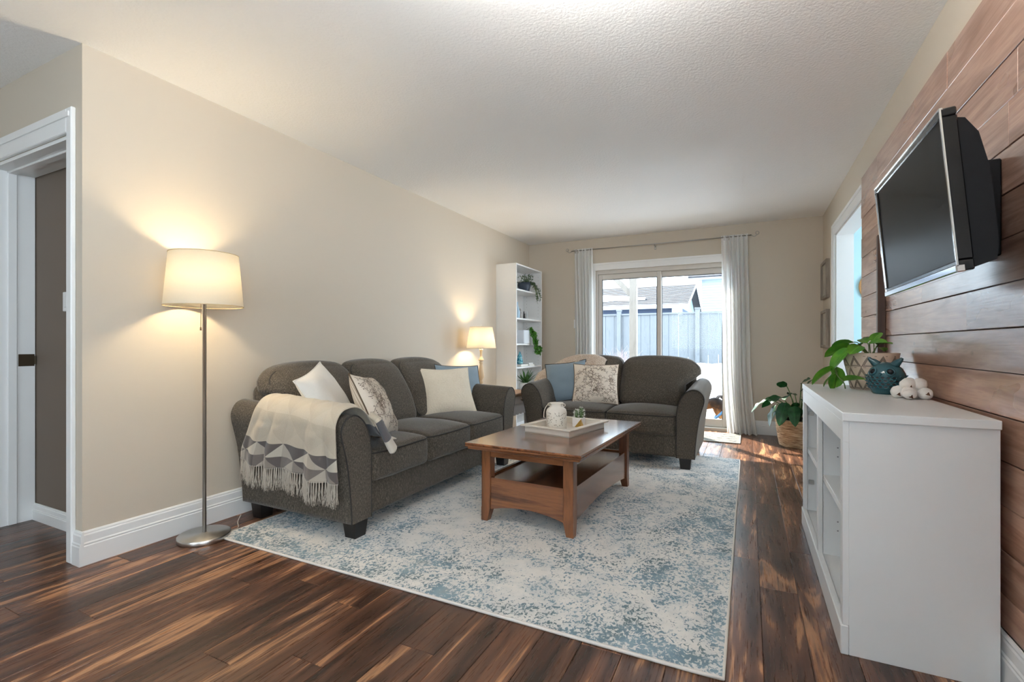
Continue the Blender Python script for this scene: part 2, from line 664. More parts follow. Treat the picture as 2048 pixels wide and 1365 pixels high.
skirting('baseboard_left', (XL, YC), (XL, YB), (1, 0))
skirting('baseboard_return', (-2.845, YC), (XL + 0.018, YC), (0, -1))
skirting('baseboard_back', (XL, YB), (-1.91, YB), (0, -1))
skirting('baseboard_back_right', (-0.11, YB), (XR, YB), (0, -1))
skirting('baseboard_right', (0.70, WYN), (0.70, 4.03), (-1, 0))
skirting('baseboard_right_far', (XR, 5.58), (XR, YB), (-1, 0))
skirting('baseboard_hall', (-4.3, 1.30), (XL - 0.09, 1.30), (0, -1), 0.6)


# casings: stepped flat trims
def casing_box(mb, x0, y0, z0, x1, y1, z1):
    mb.box(x0, y0, z0, x1, y1, z1, 0.004)


t1 = MB()
casing_box(t1, DX1, YC - 0.020, 0, -2.845, YC, DZ + 0.116)
casing_box(t1, DX0 - 0.10, YC - 0.020, DZ, DX1, YC, DZ + 0.116)
casing_box(t1, DX0 - 0.10, YC - 0.020, 0, DX0, YC, DZ)
t1.box(DX0 - 0.10, YC - 0.026, DZ + 0.07, -2.86, YC - 0.02, DZ + 0.095, 0.002)
struct('trim_1', t1, M_WHITE)
# door jamb lining with stop bead
d1 = MB().box(DX0, YC, 0, DX0 + 0.018, 1.295, DZ).box(DX1 - 0.018, YC, 0, DX1, 1.295, DZ).box(DX0, YC, DZ - 0.018, DX1, 1.295, DZ)
d1.box(DX0 + 0.018, 1.175, 0, DX0 + 0.030, 1.215, DZ - 0.018, 0.003).box(DX0, 1.175, DZ - 0.030, DX1, 1.215, DZ - 0.018, 0.003)
d1o = struct('door_1', d1, M_WHITE)
M_BRONZE = plain('dark_bronze', (0.10, 0.075, 0.05), 0.35, metal=0.9)
MB().box(DX0 + 0.018, 1.222, 0.905, DX0 + 0.0205, 1.292, 0.975, 0.001).box(DX0 + 0.018, 1.292, 0.915, DX0 + 0.028, 1.297, 0.965, 0.001).build('strike_plate', M_BRONZE, d1o)

t2 = MB()
casing_box(t2, PX0 - 0.09, YB - 0.022, PZ, PX1 + 0.09, YB, PZ + 0.09)
casing_box(t2, PX0 - 0.09, YB - 0.022, 0, PX0, YB, PZ)
casing_box(t2, PX1, YB - 0.022, 0, PX1 + 0.09, YB, PZ)
t2.box(PX0 - 0.095, YB - 0.03, PZ + 0.068, PX1 + 0.095, YB - 0.02, PZ + 0.094, 0.003)
struct('trim_2', t2, M_WHITE)

t3 = MB()
casing_box(t3, XR - 0.02, WY1, 0, XR, WY1 + 0.075, 2.06)
casing_box(t3, XR - 0.02, WY0 - 0.035, 2.06, XR, WY1 + 0.075, 2.15)
casing_box(t3, XR - 0.02, WY0 - 0.035, 0, XR, WY0, 2.06)
t3.box(XR - 0.028, WY0, 2.125, XR - 0.02, WY1 + 0.078, 2.152, 0.002).box(XR - 0.028, WY1 + 0.055, 0, XR - 0.02, WY1 + 0.078, 2.15, 0.002)
struct('trim_3', t3, M_WHITE)
d2 = MB().box(XR, WY1 - 0.016, 0, XR + 0.135, WY1, 2.06).box(XR, WY0, 0, XR + 0.135, WY0 + 0.016, 2.06).box(XR, WY0, 2.044, XR + 0.135, WY1, 2.06)
struct('door_2', d2, M_WHITE)

# ------------------------------------------------------------------ patio door
M_FRAME = plain('almond_door_frame', srgb(206, 201, 193), 0.4, var=0.02)
M_GASK = plain('dark_gasket', (0.03, 0.03, 0.035), 0.6)
M_GLASS = glassy('door_glass')
pd = MB()
FY0, FY1 = YB + 0.02, YB + 0.15
pd.box(PX0, FY0, 1.962, PX1, FY1, PZ, 0.002).box(PX0, FY0, 0, PX0 + 0.028, FY1, 1.962, 0.002).box(PX1 - 0.028, FY0, 0, PX1, FY1, 1.962, 0.002)
pd.box(PX0, FY0 - 0.01, 0.0, PX1, FY1, 0.035, 0.003)
pdo = struct('window_1', pd, M_FRAME)


def sash(x0, x1, y0, y1):
    s = MB()
    w = 0.05
    s.box(x0, y0, 0.036, x0 + w, y1, 1.96, 0.003).box(x1 - w, y0, 0.036, x1, y1, 1.96, 0.003)
    s.box(x0 + w, y0, 1.89, x1 - w, y1, 1.96, 0.003).box(x0 + w, y0, 0.036, x1 - w, y1, 0.13, 0.003)
    so = s.build('door_sash', M_FRAME, pdo)
    MB().box(x0 + w, (y0 + y1) / 2 - 0.004, 0.13, x1 - w, (y0 + y1) / 2 + 0.004, 1.89).build('pane', M_GLASS, so)
    g = MB()
    yy = y0 - 0.001
    g.box(x0 + w, yy, 0.13, x0 + w + 0.006, yy + 0.02, 1.89).box(x1 - w - 0.006, yy, 0.13, x1 - w, yy + 0.02, 1.89).box(x0 + w, yy, 1.884, x1 - w, yy + 0.02, 1.89)
    g.build('gasket', M_GASK, so)
    return so


sash(PX0 + 0.03, -0.985, YB + 0.035, YB + 0.075)
sash(-1.035, PX1 - 0.03, YB + 0.085, YB + 0.125)

# unseen window frames added around the fill lights
w2 = MB().box(XR + 0.01, -2.0, 0.75, XR + 0.06, -1.95, 2.25).box(XR + 0.01, 0.45, 0.75, XR + 0.06, 0.5, 2.25).box(XR + 0.01, -2.0, 2.2, XR + 0.06, 0.5, 2.25).box(XR + 0.01, -2.0, 0.75, XR + 0.06, 0.5, 0.8)
struct('window_fill_side', w2, M_WHITE)
w3 = MB().box(-2.2, -3.04, 0.85, -2.15, -3.0, 2.15).box(-0.45, -3.04, 0.85, -0.4, -3.0, 2.15).box(-2.2, -3.04, 2.1, -0.4, -3.0, 2.15).box(-2.2, -3.04, 0.85, -0.4, -3.0, 0.9)
struct('window_fill_rear', w3, M_WHITE)

# assumed ceiling light above the near end, unseen; bowl added to cut direct light
clt = bpy.data.objects.new('ceiling_light', None)
COL.objects.link(clt)
clt.location = (-0.32, 1.22, H)
tag(clt, 'assumed frosted globe ceiling light with an added light-shaping bowl hanging above the near end of the room', 'lamp')
M_GLOBE = NT('lit_frosted_globe')
M_GLOBE.b.inputs['Emission Color'].default_value = (1.0, 0.98, 0.95, 1)
M_GLOBE.b.inputs['Emission Strength'].default_value = CEIL_L
M_GLOBE.col((0.9, 0.9, 0.9))
MB().lathe([(0.07, 0.0), (0.07, -0.02), (0.012, -0.03), (0.012, -0.15), (0.03, -0.16), (0.0, -0.16)], 32).build('canopy', plain('white_canopy', (0.8, 0.8, 0.8), 0.4), clt)
MB().sphere((0, 0, -0.25), 0.10, 28, 16).build('globe', M_GLOBE.m, clt)
_bp = [(0.185 * math.cos(a), -0.255 - 0.15 * math.sin(a)) for a in [PI / 2 * k / 10 for k in range(11)]]
_bw = MB().lathe(_bp + [(r_ * 0.97, z_ + 0.004) for r_, z_ in reversed(_bp)], 40)
_bw.build('shading_bowl', cloth_thin('opal_shading_bowl', (0.82, 0.82, 0.80), 0.3), clt)  # bowl added below the globe to keep its direct light off lower surfaces
#PART2
# ------------------------------------------------------------------ outside: deck, snow, fence, shed, house, dog
M_DECK = wood('weathered_deck', [(0.3, srgb(120, 114, 106)), (0.55, srgb(150, 144, 136)), (0.75, srgb(136, 128, 118))], 'x', 6, 0.8)
dk = thing('deck', 'pale weathered wooden deck outside the patio door', 'deck', (0, 6.4, -0.10))
for k in range(15):
    mb = MB().box(-4.2, k * 0.142, -0.03, 2.6, k * 0.142 + 0.136, 0.0, 0.003)
    mb.build('deck_board', M_DECK, dk)
MB().box(-4.2, 2.13, -0.25, 2.6, 2.16, -0.002).build('fascia_board', M_DECK, dk)

_m = NT('snow')
_v = _m.coords()
_m.col(_m.mix(_m.noise(_v, 2.0, 3), (0.82, 0.86, 0.90), (0.90, 0.92, 0.95)))
_m.set(rough=0.8, spec=0.2)
_m.bump(_m.noise(_v, 8, 4), 0.3, 0.03)
M_SNOW = _m.m


def snow_z(x, y):
    t = min(1, max(0, (y - 8.45) / 3.4))
    z = -0.16 + 0.76 * t * t * (3 - 2 * t) + 0.09 * (noise.noise(Vector((x * .8, y * .9, 1.3)))) * min(1, t * 6)
    return z + (0.05 if y > 8.9 else 0) * noise.noise(Vector((x * 2.3, y * 2.1, 5)))


sn = MB().grid(lambda u, v: (-9 + 17 * u, 8.35 + 14 * v, snow_z(-9 + 17 * u, 8.35 + 14 * v)), 68, 64)
tag(sn.build('snow', M_SNOW), 'white snow covering the yard up to the fence', 'snow', kind='stuff')

M_FENCE = wood('grey_fence_board', [(0.3, srgb(78, 81, 84)), (0.5, srgb(98, 100, 103)), (0.7, srgb(87, 90, 93))], 'z', 5, 0.85, stretch=9)
fn = thing('fence', 'tall grey wooden board fence standing behind the snow', 'fence', (0, 11.95, 0.2))
fb = random.Random(5)
x = -6.2
_fm = {}
while x < 3.2:
    w = 0.212
    j = fb.choice([0, 1, 2])
    if j not in _fm: _fm[j] = MB().box(-w / 2, -0.012, 0, w / 2, 0.012, 1.55 + 0.004 * j, 0.004).mesh('fence_board')
    put('fence_board', _fm[j], M_FENCE, fn, (x, fb.uniform(-.004, .004), 0))
    x += w + 0.007
MB().box(-6.4, -0.05, 1.56, 3.3, 0.05, 1.598, 0.004).build('cap_rail', M_FENCE, fn)
_pmh = MB().box(-0.05, -0.05, 0, 0.05, 0.05, 1.66, 0.004).box(-0.062, -0.062, 1.66, 0.062, 0.062, 1.695, 0.006).mesh('fence_post')
for px in (-4.72, -2.895, -1.063, 0.77, 2.6):
    put('fence_post', _pmh, M_FENCE, fn, (px, -0.04, 0))

# deck posts with a brace
M_POST = wood('pale_post', [(0.3, srgb(98, 92, 87)), (0.55, srgb(114, 108, 102)), (0.75, srgb(105, 99, 93))], 'z', 5, 0.8, stretch=9)
pp = thing('deck_post', 'pale wooden post with a diagonal brace on the deck', 'post', (-1.816, 8.52, -0.13))
MB().box(-0.062, -0.062, 0, 0.062, 0.062, 3.4, 0.005).build('post', M_POST, pp)
b0, b1 = Vector((-0.05, 0, 2.05)), Vector((-0.57, 0, 2.62))
dv = (b1 - b0).normalized()
nv = Vector((dv.z, 0, -dv.x)) * 0.045
mb = MB()
q = [b0 + nv, b0 - nv, b1 - nv, b1 + nv]
mb.add([p + Vector((0, -0.035, 0)) for p in q] + [p + Vector((0, 0.035, 0)) for p in q],
       [(0, 1, 2, 3), (7, 6, 5, 4), (0, 4, 5, 1), (1, 5, 6, 2), (2, 6, 7, 3), (3, 7, 4, 0)])
mb.build('brace', M_POST, pp)
p2 = thing('deck_post', 'pale wooden post beside the left edge of the patio door glass', 'post', (-2.47, 8.52, -0.13))
MB().box(-0.055, -0.055, 0, 0.055, 0.055, 2.35, 0.005).build('post', M_POST, p2)
MB().box(-0.16, -0.05, 2.35, 0.16, 0.05, 2.50, 0.006).build('post_cap', M_POST, p2)

# shed with a shingled roof, part covered in snow
M_SHING = NT('grey_shingles')
_v = M_SHING.coords((1, 1, 1))
_bk = M_SHING.n('ShaderNodeTexBrick'); _bk.inputs['Scale'].default_value = 3.0
_bk.inputs['Color1'].default_value = (*srgb(60, 58, 60), 1); _bk.inputs['Color2'].default_value = (*srgb(48, 46, 50), 1); _bk.inputs['Mortar'].default_value = (*srgb(38, 37, 42), 1)
_bk.inputs['Mortar Size'].default_value = 0.02; _bk.inputs['Row Height'].default_value = 0.45
M_SHING.l(_v, _bk.inputs[0])
M_SHING.col(_bk.outputs[0]); M_SHING.set(rough=0.9)
M_SHING = M_SHING.m
sh = thing('shed', 'long shed with a grey shingled roof behind the fence', 'shed', (0, 15.0, 0))
SX0, SX1 = -9.0, -1.60
MB().box(SX0, 0.35, 0, SX1 - 0.25, 4.6, 2.2).build('shed_wall', plain('dark_shed_wall', srgb(40, 52, 74), 0.6, var=0.25, bscale=12), sh)
sl = 0.86 / 2.5
nrow = 14
rf = MB()
for k in range(nrow):                                    # lapped shingle courses, front slope
    y0, y1 = 2.5 * k / nrow, 2.5 * (k + 1) / nrow + 0.02
    rf.add([(SX0, y0, 2.245 + sl * y0 + 0.02), (SX1, y0, 2.245 + sl * y0 + 0.02), (SX1, y1, 2.245 + sl * y1), (SX0, y1, 2.245 + sl * y1),
            (SX0, y0, 2.245 + sl * y0 - 0.02), (SX1, y0, 2.245 + sl * y0 - 0.02)], [(0, 1, 2, 3), (4, 5, 1, 0)])
rf.add([(SX0, 2.5, 3.105), (SX1, 2.5, 3.105), (SX1, 5, 2.245), (SX0, 5, 2.245)], [(0, 1, 2, 3)])
rf.build('roof', M_SHING, sh)
M_FASC = plain('white_fascia', srgb(176, 180, 184), 0.6)
MB().box(SX0, -0.03, 2.13, SX1, 0.0, 2.25).box(SX0, -0.10, 2.17, SX1 - 0.1, -0.03, 2.24, 0.01).build('fascia', M_FASC, sh)
g = MB().add([(SX1, 0.0, 2.12), (SX1, 2.5, 3.0), (SX1, 5.0, 2.12), (SX1, 5.0, 2.26), (SX1, 2.5, 3.14), (SX1, 0.0, 2.26)], [(0, 1, 4, 5), (1, 2, 3, 4)])
g.build('barge_board', M_FASC, sh)
MB().add([(SX1 - 0.24, 0.35, 2.15), (SX1 - 0.24, 4.6, 2.15), (SX1 - 0.24, 2.5, 3.02)], [(0, 1, 2)]).build('gable', plain('pale_gable', srgb(120, 140, 152), 0.6), sh)
MB().box(SX1 - 0.5, 0.3, 0, SX1 - 0.2, 0.36, 2.15).build('corner_board', M_FASC, sh)
sp = MB()


def spz(u, v):
    xx = -8.0 + 5.05 * u
    lo = 0.45 + 0.10 * noise.noise(Vector((xx * 2.2, 0, 0))) + 0.12 * max(0, u - .6) * 2
    hi = 1.30 + 0.10 * noise.noise(Vector((xx * 1.4, 3, 0))) - 0.9 * max(0, u - .72) * 2.2
    hi = max(hi, lo + .03)
    yy = lo + (hi - lo) * v
    return (xx, yy, 2.26 + sl * yy + 0.06 * math.sin(PI * v) ** .5 + 0.012)


sp.grid(spz, 60, 8)
sp.build('snow_patch', M_SNOW, sh)

# neighbouring house with lapped siding
hs = thing('house', 'white house with lapped siding rising behind the fence', 'house', (0, 20.0, 0))
M_SID = plain('pale_siding', srgb(138, 148, 154), 0.6, var=0.02)
lap = MB()
for k in range(26):
    z0 = 0.9 + k * 0.102
    lap.add([(-1.72, -0.018, z0), (6.5, -0.018, z0), (6.5, 0, z0 + 0.102), (-1.72, 0, z0 + 0.102), (-1.72, 0, z0), (6.5, 0, z0)], [(0, 1, 2, 3), (4, 5, 1, 0)])
lap.box(-1.72, 0.0, -0.2, 6.5, 5, 3.6)
lap.build('siding', M_SID, hs)
MB().box(-1.80, -0.03, 0, -1.62, 0.05, 3.55).build('corner_board', M_FASC, hs)
MB().box(-2.1, -0.35, 3.55, 6.8, 0.1, 3.66).build('eave', M_FASC, hs)
MB().add([(-2.1, -0.38, 3.66), (6.8, -0.38, 3.66), (6.8, 3, 5.2), (-2.1, 3, 5.2), (-2.1, -0.38, 3.60), (6.8, -0.38, 3.60)], [(0, 1, 2, 3), (4, 5, 1, 0)]).build('roof', M_SHING, hs)

# bare shrub
bb = random.Random(9)
bush = MB()
for i in range(70):
    a = bb.uniform(0, 2 * PI); sp_ = bb.uniform(.05, .5); hh = bb.uniform(.35, .62)
    p0 = Vector((bb.uniform(-.08, .08), bb.uniform(-.05, .05), -0.1))
    p2_ = Vector((math.cos(a) * sp_, math.sin(a) * sp_ * .6, hh))
    p1 = p0.lerp(p2_, .5) + Vector((0, 0, .08))
    bush.tube([p0, p1, p2_], [.006, .004, .002], 4, cap=False)
    for k in range(2):
        q0 = p1.lerp(p2_, bb.random()); q1 = q0 + Vector((bb.uniform(-.15, .15), bb.uniform(-.1, .1), bb.uniform(.08, .2)))
        bush.tube([q0, q1], [.003, .0015], 3, cap=False)
tag(bush.build('bare_bush', plain('bare_twigs', srgb(132, 118, 118), 0.8), None, (-2.50, 10.45, snow_z(-2.5, 10.45))), 'bare leafless shrub sticking out of the snow', 'shrub')

# the dog lying on the deck
dog = thing('dog', 'black and tan dog with a blue collar lying on the deck', 'dog', (-0.055, 6.86, -0.10))
DV = [  # x, y, z, r  (local, deck at z 0)
    (0.42, 0.00, 0.16, .125),   # 0 pelvis
    (0.25, 0.00, 0.18, .135),   # 1 loin
    (0.02, 0.00, 0.19, .145),   # 2 ribs
    (-0.20, 0.00, 0.20, .135),  # 3 shoulders
    (-0.28, -0.01, 0.285, .108),  # 4 neck
    (-0.335, -0.02, 0.375, .098),  # 5 skull
    (-0.405, -0.03, 0.350, .076),  # 6 brow
    (-0.47, -0.04, 0.315, .054),  # 7 muzzle
    (-0.525, -0.045, 0.302, .042),  # 8 nose
    (-0.20, -0.10, 0.13, .065),  # 9 elbow near
    (-0.30, -0.11, 0.05, .042),
    (-0.47, -0.12, 0.035, .034),
    (-0.54, -0.12, 0.032, .036),
    (-0.20, 0.10, 0.13, .065),  # 13
    (-0.30, 0.11, 0.05, .042),
    (-0.47, 0.11, 0.035, .034),
    (-0.54, 0.11, 0.032, .036),
    (0.36, -0.12, 0.13, .10),  # 17 thigh near
    (0.22, -0.17, 0.07, .055),
    (0.34, -0.18, 0.04, .036),
    (0.22, -0.20, 0.03, .034),
    (0.36, 0.12, 0.13, .10),  # 21 thigh far
    (0.22, 0.17, 0.07, .055),
    (0.34, 0.18, 0.04, .036),
    (0.22, 0.20, 0.03, .034),
    (0.55, 0.02, 0.10, .045),  # 25 tail
    (0.70, 0.06, 0.05, .035),
    (0.84, 0.14, 0.035, .02),
]
DE = [(0, 1), (1, 2), (2, 3), (3, 4), (4, 5), (5, 6), (6, 7), (7, 8), (3, 9), (9, 10), (10, 11), (11, 12), (3, 13), (13, 14), (14, 15), (15, 16),
      (0, 17), (17, 18), (18, 19), (19, 20), (0, 21), (21, 22), (22, 23), (23, 24), (0, 25), (25, 26), (26, 27)]
me = bpy.data.meshes.new('dog_body')
me.from_pydata([v[:3] for v in DV], DE, [])
dm = NT('dog_fur')
_v = dm.coords()
_sx = dm.n('ShaderNodeSeparateXYZ'); dm.l(_v, _sx.inputs[0])
_nz = dm.noise(_v, 14, 4)
_t = dm.math('ADD', _sx.outputs[2], dm.math('MULTIPLY', dm.math('SUBTRACT', _nz, 0.5), 0.22))
_t2 = dm.math('ADD', _t, dm.math('MULTIPLY', _sx.outputs[0], 0.25))
_c = dm.ramp(_t2, [(0.10, srgb(168, 122, 78)), (0.19, srgb(122, 80, 46)), (0.25, srgb(52, 38, 30)), (0.33, srgb(30, 26, 26))])
dm.col(_c); dm.set(rough=0.9, spec=0.15)
dm.bump(dm.noise(dm.coords((40, 160, 160)), 2.0, 3), 0.5, 0.01)
dbody = put('body', me, dm.m, dog)
sm = dbody.modifiers.new('skin', 'SKIN')
for i, v in enumerate(DV):
    sv = me.skin_vertices[0].data[i]
    sv.radius = (v[3], v[3])
    sv.use_root = (i == 0)
ss = dbody.modifiers.new('sub', 'SUBSURF'); ss.levels = 2; ss.render_levels = 2
sm.use_smooth_shade = True
M_EAR = plain('dog_ear_fur', srgb(52, 44, 42), 0.9, bump=0.3)
for sy in (-1, 1):
    e = MB()
    e.grid(lambda u, v: (-0.31 + 0.02 * v + 0.055 * v * v - .03 * (u - .5), -0.02 + sy * (0.055 + 0.03 * v) + (u - .5) * 0.055 * (1 - v ** 2), 0.425 + 0.075 * v - 0.075 * v ** 3 - .02 * (u - .5) ** 2), 6, 8)
    eo = e.build('ear', M_EAR, dog)
    eo.modifiers.new('s', 'SOLIDIFY').thickness = 0.012
MB().sphere((-0.560, -0.047, 0.312), 0.022, 10, 6, (0.8, 1, .8)).build('nose', plain('dog_nose', (0.01, 0.01, 0.01), 0.3), dog)
for sy in (-1, 1):
    MB().sphere((-0.428, -0.032 + sy * 0.043, 0.376), 0.011, 8, 6).build('eye', plain('dog_eye', (0.015, 0.01, 0.006), 0.1), dog)
cl = MB()
nd = Vector((-0.10, -0.01, 0.09)).normalized()
cc = Vector((-0.262, -0.008, 0.255))
ox = nd.orthogonal().normalized(); oy = nd.cross(ox)
cl.tube([cc + (ox * math.cos(a) + oy * math.sin(a)) * 0.118 for a in [2 * PI * k / 24 for k in range(24)]], 0.016, 6, closed=True)
cl.build('collar', plain('blue_collar', srgb(70, 120, 165), 0.6), dog)
#PART3
# ------------------------------------------------------------------ rug
_m = NT('distressed_rug')
tc = _m.n('ShaderNodeTexCoord')
sx = _m.n('ShaderNodeSeparateXYZ'); _m.l(tc.outputs['Object'], sx.inputs[0])
RW, RL = 2.46, 3.11
ax = _m.math('SUBTRACT', RW / 2, _m.math('ABSOLUTE', sx.outputs[0]))
ay = _m.math('SUBTRACT', RL / 2, _m.math('ABSOLUTE', sx.outputs[1]))
edge = _m.math('MINIMUM', ax, ay)
band = _m.ramp(edge, [(0.0, 0.62), (0.05, 0.75), (0.16, 0.52), (0.20, 0.30), (0.24, 0.55), (0.36, 0.45), (0.42, 0.22), (0.48, 0.42), (0.60, 0.25)])
big = _m.noise(_m.coords(), 2.6, 3, 0.55, 0.4)
mid = _m.noise(_m.coords(), 8.0, 3, 0.6, 0.6)
fleck = _m.noise(_m.coords((1, 0.75, 1)), 75.0, 2, 0.6, 0.8)
streak = _m.noise(_m.coords((1, 8, 1)), 9.0, 3, 0.6)
den = _m.math('ADD', _m.math('MULTIPLY', band, 0.42), _m.math('ADD', _m.math('MULTIPLY', _m.math('SUBTRACT', big, 0.5), 1.1), _m.math('ADD', _m.math('MULTIPLY', _m.math('SUBTRACT', mid, 0.5), 1.0), _m.math('MULTIPLY', _m.math('SUBTRACT', streak, 0.5), 0.35))))
val = _m.math('ADD', fleck, _m.math('MULTIPLY', den, 0.42))
mask = _m.ramp(val, [(0.60, 0.0), (0.68, 1.0)])
hue = _m.noise(_m.coords(), 5.0, 3, 0.6)
blue = _m.ramp(hue, [(0.35, srgb(98, 116, 120)), (0.48, srgb(112, 136, 148)), (0.58, srgb(132, 156, 168)), (0.7, srgb(152, 160, 162))])
cream = _m.mix(_m.noise(_m.coords(), 30, 3), srgb(222, 218, 212), srgb(238, 234, 228))
grey = _m.mix(_m.ramp(_m.math('ADD', mid, _m.math('MULTIPLY', band, 0.25)), [(0.5, 0.0), (0.75, 0.5)]), cream, srgb(186, 192, 194))
_m.col(_m.mix(mask, grey, blue))
_m.set(rough=0.95, spec=0.05, sheen=0.2)
_m.bump(_m.noise(_m.coords((1, 1, 1)), 260, 2), 0.5, 0.004)
rug = thing('area_rug', 'large cream rug with distressed blue pattern under the coffee table', 'rug', (-1.30, 3.155, 0))
MB().box(-RW / 2, -RL / 2, 0.0, RW / 2, RL / 2, 0.011, 0.003).build('pile', _m.m, rug)
c_ = 0.0
e = MB()
pts = []
hw, hl = RW / 2, RL / 2
cor = [(-hw, -hl), (hw, -hl), (hw, hl), (-hw, hl)]
for k in range(4):
    a, b = Vector((*cor[k], 0.006)), Vector((*cor[(k + 1) % 4], 0.006))
    for j in range(24):
        p = a.lerp(b, (j + 0.02) / 24)
        pts.append(p)
e.tube(pts, 0.0065, 6, closed=True)
e.build('edge_binding', plain('cream_binding', srgb(222, 216, 208), 0.9), rug)

# ------------------------------------------------------------------ upholstery
_m = NT('tweed_upholstery')
_v = _m.coords()
_f1 = _m.noise(_m.coords((210, 210, 70)), 1.0, 3, 0.7)
_f2 = _m.noise(_v, 300, 2, 0.6)
_b = _m.noise(_v, 3, 3)
_w = _m.math('ADD', _m.math('MULTIPLY', _f1, 0.55), _m.math('MULTIPLY', _f2, 0.45))
_c = _m.ramp(_w, [(0.34, srgb(33, 29, 25)), (0.46, srgb(66, 60, 52)), (0.56, srgb(93, 85, 75)), (0.68, srgb(142, 132, 118))])
_m.col(_m.mix(1.0, _c, _m.ramp(_b, [(0.3, 0.9), (0.7, 1.08)]), 'MULTIPLY'))
_m.set(rough=0.8, spec=0.25, sheen=0.25, sheenr=0.4)
_m.bump(_w, 0.35, 0.003)
M_SOFA = _m.m
M_PIPE = plain('dark_piping', srgb(44, 40, 37), 0.7)
M_LEG = plain('espresso_leg', srgb(30, 26, 24), 0.35)

ARM = [(0.0, 0.10), (0.0, 0.34), (0.002, 0.47), (0.018, 0.55), (0.05, 0.615), (0.095, 0.657), (0.14, 0.668), (0.185, 0.650), (0.213, 0.610), (0.214, 0.565), (0.196, 0.50), (0.176, 0.42), (0.160, 0.31), (0.148, 0.20), (0.142, 0.10)]


